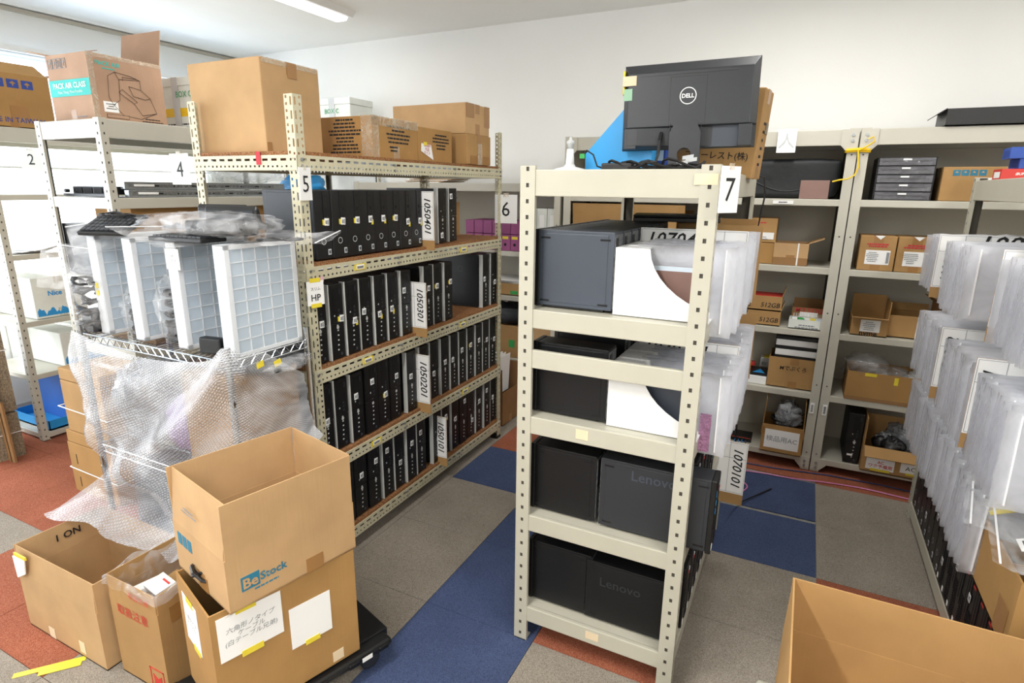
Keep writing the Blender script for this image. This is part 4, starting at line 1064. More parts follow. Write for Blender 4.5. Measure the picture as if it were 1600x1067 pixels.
# ================================================================== wire shelf, crates, bubble wrap
WX0, WX1, WY0, WY1, WZ = -2.66, -1.76, 1.31, 1.68, 1.12
t = T('wire_shelving', 'chrome wire shelving carrying frosted parts cases, half hidden in bubble wrap', 'shelving', (WX0, WY0, 0)); W_, D_ = WX1-WX0, WY1-WY0
for (x, y) in ((.0, 0), (W_, 0), (0, D_), (W_, D_)):
    b = MB(); b.tube([(x, y, 0), (x, y, WZ+.05)], .0125, 10)
    for k in range(22): b.tube([(x, y, .06+.05*k), (x, y, .066+.05*k)], .0133, 10)
    b.build('post', 'chrome', t, smooth=False)
for z in (WZ, .62, .12):
    b = MB(); r = .003
    for (p, q) in (((0, 0), (W_, 0)), ((0, D_), (W_, D_)), ((0, 0), (0, D_)), ((W_, 0), (W_, D_))):
        b.tube([(p[0], p[1], z-.003), (q[0], q[1], z-.003)], r, 6); b.tube([(p[0], p[1], z-.034), (q[0], q[1], z-.034)], r, 6)
        L = math.hypot(q[0]-p[0], q[1]-p[1]); n = int(L/.022)
        b.tube([(p[0]+(q[0]-p[0])*k/n, p[1]+(q[1]-p[1])*k/n, z-.005 if k % 2 else z-.032) for k in range(n+1)], .002, 4)
    b.build('shelf_edge', 'chrome', t)
    b = MB(); n = 36
    for k in range(1, n): b.tube([(W_*k/n, 0, z-.002), (W_*k/n, D_, z-.002)], .0018, 4)
    for k in (1, 2): b.tube([(0, D_*k/3, z-.006), (W_, D_*k/3, z-.006)], .003, 5)
    b.build('wire_deck', 'chrome', t)
def crate(x, label, w=.052, y0=1.345, d=.315, h=.40):
    t = T('parts_case', label, 'plastic case', (x, y0, WZ+.001), 0, 'frosted parts cases on the wire shelf')
    b = MB(); b.box(0, .002, 0, d, 0, h); b.box(w-.002, w, 0, d, 0, h); b.build('case_face', 'crate', t)
    b = MB()
    b.box(0, w, 0, .004, 0, h); b.box(0, w, d-.004, d, 0, h); b.box(0, w, 0, d, 0, .004); b.box(0, w, 0, d, h-.004, h)
    b.box(w-.001, w+.004, 0, .02, 0, h); b.box(w-.001, w+.004, d-.02, d, 0, h); b.box(w-.001, w+.004, 0, d, 0, .014); b.box(w-.001, w+.004, 0, d, h-.016, h)
    b.build('rim', 'cratew', t)
    b = MB()
    for k in range(1, 5): yy = .02+(d-.04)*k/5; b.box(.004, w+.001, yy-.0018, yy+.0018, .01, h-.01)
    for k in range(1, 8): zz = .014+(h-.03)*k/8; b.box(.004, w+.001, .01, d-.01, zz-.0015, zz+.0015)
    b.build('divider_grid', 'cratew', t)
    b = MB(); b.box(.012, w-.014, .012, d-.012, .012, h-.012); b.build('stored_contents', 'blueL', t)
    return t
for i, x in enumerate((-2.565, -2.335, -2.075, -1.82)):
    t = crate(x, ['leftmost frosted compartment case on the wire shelf', 'second frosted compartment case from the left on the wire shelf', 'third frosted compartment case with paper note on the wire shelf', 'rightmost frosted compartment case on the wire shelf'][i])
    if i == 2:
        o = MB().box(.0, .075, -.004, -.002, .30, .375).build('paper_note', 'paper', t); text('HP\nこわれ', (.04, -.0045, .34), 'front', 'greyink', t, size=.018)
    if i == 0:
        for z in (.16, .19): MB().box(.012, .028, -.003, -.0005, z, z+.02).build('yellow_label', 'yellow', t)
ZT = WZ+.401
# keyboards and adapters lying on the cases
def keyboard(label, x, y, z, rz, L=.38, Wk=.14, tilt=0):
    t = T('keyboard', label, 'keyboard', (x, y, z), rz); t.rotation_euler = (R(tilt), 0, R(rz))
    MB().box(-L/2, L/2, -Wk/2, Wk/2, 0, .016).build('base', 'black', t, bevel=.004)
    b = MB(); n = int(L/.022)
    for j in range(5):
        for i in range(n):
            x0 = -L/2+.012+i*(L-.024)/n; b.box(x0, x0+(L-.024)/n-.003, -Wk/2+.012+j*.024, -Wk/2+.032+j*.024, .016, .0215)
    b.build('keys', 'char', t)
keyboard('black keyboard tilted across the left frosted cases, keys up', -2.46, 1.40, ZT+.035, 18, .21, .15, 26)
t = T('cable_bundle', 'black cable coiled on the left keyboard', 'cable', (-2.47, 1.40, ZT+.075))
for k in range(2): b = MB(); coil(b, (.05*k, .01*k, .0), .06, 2.5, .0028, seed=40+k, sy=.6, tilt=.15); b.build('cable_loop', 'cable', t)
keyboard('black keyboard poking out from under the bagged docks', -1.98, 1.37, ZT+.004, 4, .26, .11)
def dock(label, x, y, z, rz, tilt):
    t = T('docking_station', label, 'docking station', (x, y, z)); t.rotation_euler = (R(tilt), 0, R(rz))
    b = MB(); b.prism([(-.05, 0), (.05, 0), (.05, .012), (-.02, .026), (-.03, .07), (-.042, .085), (-.05, .07)], 'x', -.11, .11); b.build('dock_body', 'black', t, bevel=.006)
    MB().box(-.095, .095, -.052, -.049, .03, .065).build('face_plate', 'char', t)
dock('front black plastic dock in clear film on top of the right cases', -1.88, 1.52, ZT+.045, 12, 0)
dock('rear black plastic dock standing on top of the cases', -2.03, 1.60, ZT+.045, 12, 0)
t = T('bagged_adapter', 'black box shaped device in a clear bag on top of the right cases', 'bag', (-1.87, 1.43, ZT+.022), 8)
MB().box(-.12, .12, -.05, .05, .004, .055).build('device', 'black', t, bevel=.008)
blob('film', 'clear2', t, (.42, .20, .085), 21, .25, 4, seg=(28, 16), n=3.2)
t = T('bagged_cable', 'clear bag with coiled black lead on the left of the case tops', 'bag', (-2.16, 1.50, ZT+.022), 18)
b = MB()
for k in range(3): coil(b, (.03*k-.02, .0, .012), .06, 3, .0035, seed=10+k, sy=.6, tilt=.3)
b.build('cable', 'cable', t); blob('film', 'clear2', t, (.36, .22, .07), 22, .35, 4, seg=(28, 16))
sheetbag('zip_bag', 'flat zip bag with a thin lead overhanging the right end of the cases', 'bag', .24, .36, (-1.70, 1.56, ZT+.012), (2, 6, -68), 'clear2', seed=5)
t = T('cable_bundle', 'thin black lead coiled inside the overhanging flat bag', 'cable', (-1.73, 1.52, ZT+.006)); b = MB(); coil(b, (0, 0, 0), .045, 2.5, .003, seed=31, tilt=.1); coil(b, (.05, .05, 0), .035, 2, .003, seed=32, tilt=.1); b.build('cable_loop', 'cable', t)
sheetbag('zip_bag', 'crumpled clear bag at the left end of the case tops', 'bag', .18, .26, (-2.56, 1.38, ZT-.005), (22, -10, 62), 'clear2', seed=8, bulge=.012)
sheetbag('zip_bag', 'clear bag in the middle of the case tops under the others', 'bag', .30, .44, (-2.10, 1.40, ZT+.014), (6, 2, 80), 'clear2', seed=12, bulge=.012)
def cablebag(label, x, y, z, s, seed, rz=0):
    t = T('bagged_cable', label, 'bag', (x, y, z), rz)
    b = MB(); rn = random.Random(seed)
    for k in range(5): coil(b, (rn.uniform(-.01, .01), rn.uniform(-.01, .01), s[2]*(.1+.16*k)), min(s[0], s[1])*.34, 2.6, .006, seed=seed+k, tilt=.6)
    b.box(-s[0]*.25, s[0]*.25, -s[1]*.2, s[1]*.2, .005, s[2]*.35); b.build('cable', 'cable', t)
    blob('film', 'clear2', t, s, seed, .3, 3.5, seg=(20, 14))
cablebag('fat clear bag of black cables at the left end of the wire shelf', -2.615, 1.35, WZ+.001, (.14, .15, .27), 50)
sheetbag('zip_bag', 'open mouth of the clear cable bag flopping left over the wire shelf end', 'bag', .17, .20, (-2.70, 1.32, WZ+.27), (62, 12, 60), 'clear2', seed=17)
cablebag('clear bag of cables between the first and second frosted cases', -2.40, 1.42, WZ+.001, (.11, .13, .20), 60)
cablebag('clear bag of cables left of the third frosted case, front', -2.15, 1.40, WZ+.001, (.10, .13, .25), 70)
cablebag('clear bag of cables left of the third frosted case, rear', -2.20, 1.53, WZ+.001, (.10, .12, .22), 75)
t = T('docking_station', 'small black dock lying on the wire shelf left of the last case', 'docking station', (-1.90, 1.39, WZ+.001), 8)
MB().prism([(-.05, 0), (.05, 0), (.05, .03), (-.02, .06), (-.05, .06)], 'x', -.05, .05).build('dock_body', 'black', t, bevel=.006)
# goods on lower wire shelves
t = carton('shipping_carton', 'tall kraft carton on the wire shelving right end behind the bubble wrap', -1.95, 1.50, .621, .30, .30, .40, 0, 'cardY')
t = T('bagged_device', 'clear zip bag holding a flat black device on the tall kraft carton', 'bag', (-1.86, 1.53, 1.024), 20)
MB().box(-.11, .11, -.08, .08, .006, .03).build('device', 'black', t, bevel=.006); blob('film', 'clear2', t, (.36, .26, .05), 33, .25, 4, seg=(24, 12))
t = carton('shipping_carton', 'lower kraft carton on the wire shelving right end', -1.95, 1.50, .122, .30, .30, .44, 0, 'card')
for i, (x, z, s, m_, lab) in enumerate(((-2.45, .122, (.40, .32, .42), 'slate', 'grey bag filling the lower left of the wire shelving'), (-2.48, .622, (.34, .32, .36), 'greybag', 'grey film bag on the middle shelf of the wire shelving'), (-2.20, .50+.123, (.20, .28, .26), 'purplebag', 'violet plastic bag on the middle shelf of the wire shelving'), (-2.19, .122, (.20, .30, .38), 'purplebag', 'violet plastic bag low on the wire shelving'))):
    t = T('plastic_bag', lab, 'bag', (x, 1.50, z)); blob('bag_body', m_, t, s, i+2, .25, 3)

# bubble wrap curtain hanging from the wire shelf over its near corner
def bubblewrap():
    mb = MB(); nu, nv = 90, 70; Lf = 1.0; g = []; uvs = []
    for j in range(nv+1):
        v = j/nv; row = []
        for i in range(nu+1):
            u = i/nu
            # path along the shelf edge: front edge left -> near right corner -> right side
            s = u*1.27
            top = WZ+.012-.055*math.sin(min(1, s/.93)*math.pi)+(.045*math.exp(-((s-.93)/.05)**2))
            if s < .93: px, py, nx_, ny_ = WX0-.02+s, WY0-.022, 0, -1
            else:
                k = (s-.93); a = min(1, k/.05); px, py = WX0-.02+.93+.012*a, WY0-.022+k
                nx_, ny_ = a, -(1-a)
            # hem height: long in front, gathered up to a point on the right side
            if s < .93: hem = .355+.02*math.sin(s*9)+.10*max(0, (s-.7)/.23)
            else: hem = .50+(s-.93)/.34*.24
            if s > 1.08: top -= (s-1.08)*.75
            z = top+(hem-top)*v
            bl = .085*math.sin(math.pi*min(1, v*.95))*math.sin(math.pi*min(1, max(0, s/.93)))**.6 if s < .93 else .03*v
            # swags falling from the two upper corners
            sw1 = .045*math.sin(11*(v-(s-.05)*1.05))*math.exp(-((v-(s)*1.0-.1)/.35)**2)
            d2 = (.93-s); sw2 = .045*math.sin(13*(v-d2*1.0))*math.exp(-((v-d2*.95-.05)/.32)**2)
            f = bl+(sw1+sw2)*min(1, v*6)*(1 if s < 1.0 else .5)+.010*noise.noise(Vector((s*7, v*6, 2)))*min(1, v*5)+.004*noise.noise(Vector((s*26, v*22, 3)))
            kick = .17*max(0, (v-.86)/.14)**1.3 if s < .8 else .05*max(0, (v-.86)/.14)
            x = px+nx_*(f+kick); y = py+ny_*(f+kick)
            x -= .05*max(0, 1-s/.5)*max(0, (v-.8)/.2)
            z = max(z, .372 if s < .93 else z)
            row.append(mb.pt((x, y, z))); uvs.append((s, v*.8))
        g.append(row)
    for j in range(nv):
        for i in range(nu):
            mb.f.append([g[j][i], g[j][i+1], g[j+1][i+1], g[j+1][i]]); mb.m.append(0)
    o = mb.build('bubble_wrap', 'bubble', smooth=True)
    ul = o.data.uv_layers.new(name='UVMap')
    for lp in o.data.loops: ul.data[lp.index].uv = uvs[lp.vertex_index]
    tag(o, 'large sheet of clear bubble wrap draped over the front of the wire shelving', 'bubble wrap')
bubblewrap()
for i, (x, y, z) in enumerate(((-1.735, 1.42, 1.085), (-1.735, 1.50, 1.07))):
    o = MB().box(0, .002, -.016, .016, -.012, .012).build('tape_piece', 'yellow'); o.location = (x, y, z); o.rotation_euler = (R(8+6*i), 0, 0); tag(o, ['yellow tape piece holding the bubble wrap near the corner post', 'yellow tape piece holding the bubble wrap further along the shelf end'][i], 'tape')

# ================================================================== foreground cartons, left
t = carton('open_carton', 'large open kraft carton on the floor at the front left', -2.345, 1.08, 0, .52, .33, .245, 0, 'cardL', flaps={'front': (.115, 93), 'left': (.115, 88), 'right': (.115, 90), 'back': (.115, 88)}, open_=True, inner='card')
text('NO 1', (-.252, .02, .31), Matrix.Rotation(R(90), 4, 'Z') @ Matrix.Rotation(R(90), 4, 'X'), 'ink', t, width=.09, spin=180, bold=.02)
b = MB(); b.prism([(-.24, .33), (-.15, .345), (-.17, .27), (-.235, .235)], 'y', -.180, -.176); b.build('torn_paper', 'paper', t)
b = MB(); b.box(-.22, -.14, -.182, -.176, .34, .352); b.build('yellow_tape', 'yellow', t)
decal(t, 'tape_mark', 'front', -.11, -.07, .005, .05, -.1655, 'tan'); decal(t, 'tape_mark', 'front', .10, .135, .02, .07, -.1655, 'tan')
t = T('cable_bundle', 'black cables lying in the bottom of the front left open carton', 'cable', (-2.25, 1.08, .006))
for k in range(4): b = MB(); coil(b, (-.12+.08*k, .0, .01+.02*k), .07, 3, .006, seed=80+k, tilt=.5); b.build('cable_loop', 'cable', t)
t = carton('open_carton', 'tall narrow open kraft carton marked 取扱注意 between the two larger cartons', -1.905, 1.075, 0, .27, .26, .335, 0, 'card', flaps={'front': (.07, 90), 'left': (.07, 90), 'right': (.07, 90), 'back': (.07, 88)}, open_=True)
text('取扱注意', (-.01, -.1315, .285), 'front', 'red', t, width=.17, bold=.003)
text('取扱注意', (.05, -.1365, .370), 'front', 'red', t, width=.11, bold=.003)
b = MB()
for (x0, x1, z0, z1) in ((0, .075, 0, .004), (0, .075, .071, .075), (0, .004, 0, .075), (.071, .075, 0, .075)): b.box(.04+x0, .04+x1, -.1315, -.130, .02+z0, .02+z1)
b.prism([(.058, .03), (.098, .03), (.10, .07), (.078, .055), (.056, .07)], 'y', -.1315, -.130); b.build('fragile_mark', 'red', t)
decal(t, 'side_tape', 'right', -.09, .02, .28, .34, .1355, 'brtape')
t = T('bin_liner', 'clear film liner folded over the rim of the narrow carton', 'plastic film', (-1.905, 1.075, .36))
mb = MB(); nu = 64; g = []; ring_ = []
for (off, zz) in ((-.02, -.12), (-.008, .0), (.0, .052), (.008, .050), (.011, .030), (.013, .018)):
    r_ = []
    for i in range(nu):
        a = 2*math.pi*i/nu; q = max(abs(math.cos(a)), abs(math.sin(a))); x = math.cos(a)/q*(.135+off); y = math.sin(a)/q*(.13+off)
        w = .004*noise.noise(Vector((x*20, y*20, zz*20))); r_.append(mb.pt((x+w, y+w, zz+.02*noise.noise(Vector((x*18, y*18, 4)))*(1 if zz > -.1 else 0))))
    g.append(r_)
for j in range(len(g)-1):
    for i in range(nu): k = (i+1) % nu; mb.f.append([g[j][i], g[j][k], g[j+1][k], g[j+1][i]]); mb.m.append(0)
mb.build('film', 'clear2', t, smooth=True)
rn = random.Random(11)
for i in range(9):
    sx, sy, sz = rn.uniform(.07, .12), rn.uniform(.05, .08), rn.uniform(.015, .03)
    t = T('small_carton', 'small white and kraft cartons heaped in the narrow carton', 'box', (-1.905+rn.uniform(-.05, .05), 1.075+rn.uniform(-.05, .05), .20+.018*i), rn.uniform(0, 90), 'small boxes in the narrow carton')
    t.rotation_euler = (R(rn.uniform(-14, 14)), R(rn.uniform(-14, 14)), R(rn.uniform(0, 180)))
    MB().box(-sx/2, sx/2, -sy/2, sy/2, 0, sz).build('box_body', 'paper' if i % 3 else 'card', t, bevel=.002)
    if i % 2 == 0: decal(t, 'red_print', 'top', -sx*.4, sx*.1, -sy*.3, -sy*.2, sz, 'red')

# dolly with stacked cartons
t = T('plastic_dolly', 'black plastic platform dolly under the stacked cartons', 'dolly', (-1.45, 1.15, 0), 0)
ang = 71.8   # long axis of the stack
t.rotation_euler = (0, 0, R(ang-90)); 
b = MB(); b.box(-.172, .172, -.34, .34, .085, .115); b.build('deck', 'black', t, bevel=.012)
b = MB()
for k in range(6): b.box(-.178, .178, -.32+.12*k, -.28+.12*k, .09, .108)
b.box(-.12, .12, -.352, .352, .09, .122); b.build('deck_ribs', 'black2', t, bevel=.004)
for (x, y) in ((-.12, -.27), (.12, -.27), (-.12, .27), (.12, .27)):
    b = MB(); b.X = Matrix.Translation((x, y, .04)) @ Matrix.Rotation(R(90), 4, 'Y'); b.lathe([(.001, -.014), (.036, -.014), (.040, -.008), (.040, .008), (.036, .014), (.001, .014)], seg=18)
    w_ = b.build('castor', 'char', t, smooth=False); MB().box(x-.02, x+.02, y-.02, y+.02, .06, .088).build('castor_bracket', 'zinc', t)
decal(t, 'grip_label', 'right', .21, .25, .093, .11, .178, 'paper')
# lower stacked carton (solved from its visible corners)
ux = Vector((math.cos(R(ang-90)), math.sin(R(ang-90)), 0)); uy = Vector((-ux.y, ux.x, 0))
cB = Vector((-1.385, .870, 0)); ctr = cB-ux*(.15)+uy*.245
t = carton('open_carton', 'large kraft carton with taped handwritten sheets on the black dolly', -1.455, 1.140, .123, .292, .464, .405, ang-90, 'cardY', open_=True, inner='cardD')
o = MB().box(.1465, .148, -.215, -.025, .235, .385).build('handwritten_sheet', 'paper', t)
text('六角形ノタイプ\nケーブル\n(白テーブル兄弟)', (.1492, -.12, .31), 'right', 'greyink', t, width=.155, shear=.15)
MB().box(.148, .1495, -.16, -.10, .375, .395).build('yellow_tape', 'yellow', t); MB().box(.148, .1495, -.155, -.09, .222, .242).build('yellow_tape', 'yellow', t)
MB().box(.1465, .148, -.005, .135, .15, .30).build('blank_sheet', 'paper', t); MB().box(.148, .1495, .04, .09, .14, .158).build('yellow_tape', 'yellow', t)
MB().box(-.10, .03, -.2335, -.2325, .19, .36).build('handwritten_sheet', 'paper', t); text('六角タイプ\nケーブル', (-.035, -.2350, .28), 'front', 'greyink', t, width=.10, shear=.15)
MB().box(-.06, 0, -.2350, -.2335, .345, .365).build('yellow_tape', 'yellow', t); MB().box(-.04, .02, -.2350, -.2335, .18, .20).build('yellow_tape', 'yellow', t)
decal(t, 'tape_mark', 'right', .13, .17, .01, .05, .1455, 'tan')
# upper carton, a little turned and tilted, flaps up
t = carton('open_carton', 'tall open kraft carton printed BeStock resting on the carton below', -1.461, 1.158, .530, .348, .428, .172, 76.9-90, 'cardL', flaps={'front': (.172, 96), 'left': (.172, 88), 'right': (.172, 89), 'back': (.172, 90)}, open_=True, inner='card')
text('Stock', (.1755, -.075, .075), 'right', 'bestock', t, width=.085, bold=.02); decal(t, 'logo_block', 'right', -.175, -.120, .052, .098, .174, 'bestock')
text('Be', (.1765, -.1475, .075), 'right', 'cardL', t, width=.045, bold=.03); lines(t, 'right', -.10, .040, .174, .13, 1, .01, m='bestock', h=.005)
for i in range(3): decal(t, 'blue_mark', 'front', -.145+.035*i, -.118+.035*i, .10, .14, -.214, 'bestock')
lines(t, 'front', -.03, .25, -.216, .12, 2, .012, m='greyink', h=.004)
decal(t, 'side_tape', 'right', .03, .09, .0, .05, .1742, 'brtape'); decal(t, 'end_tape', 'front', -.01, .04, .0, .05, -.2142, 'brtape')
t = T('cable_bundle', 'black and yellow cables in the bottom of the upper open carton', 'cable', (-1.461, 1.158, .538), -13)
for k in range(5): b = MB(); coil(b, (-.03+.03*(k % 2), -.16+.08*k, .01), .065, 3, .006, seed=90+k, tilt=.6); b.build('cable_loop', 'cable' if k != 2 else 'yrope', t)
b = MB(); b.box(-.11, .11, -.012, .012, 0, .001); b.box(-.03, .10, -.035, -.01, .001, .002)
o = b.build('yellow_tape_strip', 'yellow'); o.location = (-2.29, .83, .001); o.rotation_euler = (0, 0, R(50)); tag(o, 'yellow tape strip on the carpet before the front left carton', 'tape')
# ================================================================== back wall units
Z1, Z2, Z3, Z4, Z5 = [q+.001 for q in BK]
def simple(name, label, cat, parts, loc, rz=0, group=None):
    t = T(name, label, cat, loc, rz, group)
    for (pn, m, boxes, bev) in parts:
        b = MB()
        for q in boxes: b.box(*q)
        b.build(pn, m, t, bevel=bev)
    return t
simple('storage_box', 'white lidded plastic box on the upper back shelf, left end', 'box', [('box_body', 'blueL', [(-.10, .10, -.1, .1, 0, .07)], .006), ('lid', 'white', [(-.105, .105, -.105, .105, .07, .082)], .003)], (-1.29, 4.02, Z1))
simple('file_box', 'pale yellow file box on the upper back shelf', 'box', [('box_body', 'yellow', [(-.118, .118, -.12, .12, 0, .085)], .004), ('lid_edge', 'yellow', [(-.12, .12, -.122, .122, .07, .078)], 0)], (-1.066, 4.03, Z1))
simple('file_box', 'narrow yellow box beside the wider pale yellow file box', 'box', [('box_body', 'yellow', [(-.02, .02, -.1, .1, 0, .085)], .002)], (-.925, 4.01, Z1))
t = carton('small_carton', 'small kraft box with white dotted patch on the upper back shelf', -.83, 4.0, Z1, .12, .16, .082, 0, 'cardL'); decal(t, 'white_patch', 'front', -.02, .025, .02, .065, -.0805, 'paper'); b = MB(); b.ring((.0, -.0822, .05), (1, 0, 0), (0, 0, 1), 0, .009, 16); b.build('black_dot', 'ink', t)
t = T('equipment_bag', 'long black nylon equipment bag lying on the upper back shelf', 'bag', (-.31, 4.08, Z1)); blob('bag_body', 'fabric', t, (.90, .32, .225), 2, .05, 2.5, seg=(44, 24), n=9)
b = MB(); b.tube([(-.40+.04*i, -.157, .10+.06*math.sin(i*.33)) for i in range(20)], .006, 5); b.build('strap', 'fabric', t)
b = MB(); b.tube([(-.43, -.12, .215), (.0, -.125, .222), (.43, -.12, .21)], .0025, 5); b.build('zip_line', 'char', t)
t = T('square_board', 'muted brown square board leaning on the black equipment bag', 'board', (.01, 3.905, Z1)); o = MB().box(-.076, .076, 0, .004, 0, .105).build('panel_sheet', 'brown', t, bevel=.002); o.rotation_euler = (R(-6), 0, 0)
o = MB().box(-.20, -.09, 3.872, 3.8735, 1.648, 1.668).build('shelf_label', 'paper'); lines(o, 'front', -.145, 1.655, 3.872, .08, 1, .01, m='ink', h=.006); tag(o, 'printed paper strip on the upper back shelf edge under the black bag', 'label')
o = MB().box(-.42, -.33, 0, .0015, -.07, .06); o = MB().box(-.05, .05, 0, .0015, -.065, .065).build('paper_notice', 'paper'); o.location = (-.165, 3.86, 2.0); tag(o, 'white paper notice hanging from the top beam of the back shelving', 'notice')
text('人', (0, -.001, 0), 'front', 'grey', o, size=.09)
# second shelf
t = carton('open_carton', 'long low open kraft carton on the second back shelf', -1.09, 4.06, Z2, .77, .30, .20, 0, 'card', flaps={'front': (.14, 82), 'back': (.10, 75)}, open_=True, inner='cardD')
t.children[0].location = (0, 0, 0)
decal(t, 'white_label', 'front', -.36, -.25, .06, .12, -.151, 'paper')
o = MB().box(-.74, -.52, 3.95, 4.1, Z2+.205, Z2+.26).build('small_carton', 'card', bevel=.002); tag(o, 'flat kraft box with yellow label on top of the small cartons', 'box'); decal(o, 'yellow_label', 'front', -.72, -.62, Z2+.21, Z2+.255, 3.9498, 'yellow'); text('DAM', (-.67, 3.948, Z2+.235), 'front', 'ink', o, width=.06, bold=.02); decal(o, 'red_print', 'front', -.55, -.53, Z2+.215, Z2+.245, 3.9498, 'redink')
for i, (x, z) in enumerate(((-.72, 0), (-.72, .103), (-.49, 0), (-.49, .10), (-.265, 0), (-.265, .128))):
    w = .205; hh = (.10, .10, .098, .155, .125, .145)[i]
    t = carton('small_carton', f'small kraft carton with red stamp, {["left pair lower", "left pair upper", "middle pair lower", "middle pair upper", "right pair lower", "right pair upper"][i]}, second back shelf', x, 4.03, Z2+z, w, .2, hh, 0, 'card' if i % 2 else 'cardY')
    if i % 2: decal(t, 'white_label', 'front', -.02, .09, .02, .06, -.1005, 'paper'); lines(t, 'front', 0, hh-.03, -.1005, .15, 1, .01, m='redink', h=.007); lines(t, 'front', .035, .03, -.102, .05, 2, .012, m='greyink', h=.005)
t = carton('small_carton', 'kraft carton with raised flap and white strap on the second back shelf', -.07, 4.02, Z2, .19, .2, .13, 0, 'cardL', flaps={'right': (.085, 22)}, open_=True)
MB().box(.035, .043, -.103, -.1, 0, .132).build('strap', 'white', t); decal(t, 'fold_band', 'front', -.095, .095, .0, .045, -.1005, 'cardD')
# third shelf
for i in range(2):
    t = carton('small_carton', ['lower open kraft box marked 512GB on the third back shelf', 'upper open kraft box marked 512GB and lined with red on the third back shelf'][i], -.19, 4.0, Z3+.094*i, .22, .17, .09, 0, 'card', flaps={'right': (.05, 75)}, open_=True)
    text('512GB', (.045, -.0865, .035), 'front', 'ink', t, width=.11, shear=.15, bold=.01); text('C\n2', (-.075, -.0865, .045), 'front', 'ink', t, size=.03, bold=.01)
    if i: decal(t, 'red_lining', 'top', -.105, .105, -.082, .08, .0895, 'red')
o = MB().box(-.30, .30, -.08, .08, 0, .002)
t = carton('small_carton', 'kraft box marked M.2 512G holding clear wrapped parts', .075, 4.08, Z3, .19, .14, .115, 0, 'cardD', flaps={'back': (.04, 95)}, open_=True); text('M.2 512G', (0, -.0716, .10), 'front', 'redink', t, width=.15, bold=.02); decal(t, 'white_label', 'front', -.05, .05, .06, .088, -.0705, 'paper')
t = T('wrapped_parts', 'roll of small parts in clear film in front of the M.2 box', 'parts', (.07, 3.965, Z3+.062)); 
b = MB()
for i in range(12): b.tube([(-.08+.0135*i, 0, .012), (-.072+.0135*i, 0, .012)], .013, 8)
b.build('film_roll', 'clear2', t)
t = carton('small_carton', 'small white open carton with green and white packets on the third back shelf', .07, 3.955, Z3, .20, .11, .058, 0, 'cardW', open_=True)
for i in range(5): simple('small_packet', 'small packet lying in the little white carton', 'packet', [('packet_body', ['paper', 'green2', 'paper', 'yellow', 'blueL'][i], [(-.016, .016, -.02, .02, 0, .02)], .004)], (.0+.034*i, 3.955, Z3+.040), 20*i, 'packets in the little white carton')
lines(t, 'front', 0, .02, -.0555, .15, 2, .014, m='greyink', h=.008)
# fourth shelf
t = carton('open_carton', 'kraft carton marked Mでぶくろ filled with boxed laptops on the fourth back shelf', .03, 4.04, Z4, .285, .24, .195, 0, 'card', open_=True)
text('Mでぶくろ', (.0, -.1215, .13), 'front', 'ink', t, width=.15, bold=.01, shear=.1); decal(t, 'seam_tape', 'front', -.02, .03, 0, .045, -.1205, 'brtape'); decal(t, 'seam_tape', 'front', -.02, .03, .155, .195, -.1205, 'brtape')
for i in range(3):
    simple('laptop_box', ['lowest', 'middle', 'topmost'][i]+' white and black slim box stacked in the Mでぶくろ carton', 'box', [('box_body', 'white', [(-.125, .125, -.1, .1, 0, .038)], .003), ('black_edge', 'black', [(-.13, .13, -.095, .1, .038, .060)], .002)], (.04, 4.04, Z4+.145+.062*i), 0)
simple('boxed_drive', 'white box with blue triangle print on the fourth back shelf', 'box', [('box_body', 'white', [(-.055, .055, -.08, .08, 0, .05)], .002), ('black_case', 'black', [(-.06, .055, -.06, .08, .05, .072)], .002)], (-.17, 4.0, Z4))
o = MB().prism([(-.20, 3.93), (-.13, 3.93), (-.16, 4.02)], 'z', Z4+.073, Z4+.0745).build('leaflet', 'cyan'); tag(o, 'blue triangular leaflet on the small black case, fourth back shelf', 'leaflet')
simple('small_carton', 'small grey box with barcode and yellow tab standing behind the leaflet', 'box', [('box_body', 'grey', [(-.04, .04, -.03, .03, 0, .06)], .002), ('yellow_tab', 'yellow', [(-.02, .02, -.031, .03, .06, .068)], 0), ('barcode', 'ink', [(-.03+.005*i, -.028+.005*i, -.0312, -.03, .01, .03) for i in range(7)], 0)], (-.13, 4.12, Z4+.075))
simple('small_packet', 'tiny red packet beside the grey barcode box', 'packet', [('packet_body', 'red', [(-.02, .02, -.015, .015, 0, .03)], .004)], (-.22, 4.08, Z4+.075))
# bottom shelf
t = T('network_switch', 'small black network switch with green lights and blue leads on the bottom back shelf', 'network switch', (-.235, 3.99, Z5))
MB().box(-.10, .075, -.06, .06, 0, .032).build('housing', 'black', t, bevel=.002)
b = MB()
for i in range(7): b.box(-.085+.021*i, -.070+.021*i, -.0612, -.06, .006, .02, 0); b.box(-.083+.021*i, -.079+.021*i, -.0612, -.06, .021, .024, 1)
b.build('ports', ['void', 'green2'], t); decal(t, 'red_line', 'front', -.09, .07, .026, .029, -.06, 'red')
for i in range(4):
    t = T('network_cable', ['light blue network lead, leftmost from the switch', 'light blue network lead, second from the switch', 'light blue network lead, third from the switch', 'dark blue network lead running from the switch along the floor'][i], 'cable')
    x = -.26+.022*i; e = [(-.30, 3.78), (-.26, 3.75), (-.34, 3.72), (.9, 3.83)][i]
    pts = [(x, 3.925, Z5+.012), (x+.004, 3.88, Z5+.0), (x, 3.84, .06), (x-.03, 3.81, .012), ((x+e[0])/2-.04, 3.79, .006), (e[0], e[1], .006)]
    if i == 3: pts = [(x, 3.925, Z5+.012), (x+.01, 3.87, .07), (x-.05, 3.82, .01), (-.20, 3.79, .006), (0, 3.80, .006), (.3, 3.85, .006), (.6, 3.86, .006), (.9, 3.83, .006)]
    MB().tube(pts, .0035, 6).build('lead', 'bluecable' if i < 3 else 'dkcable', t)
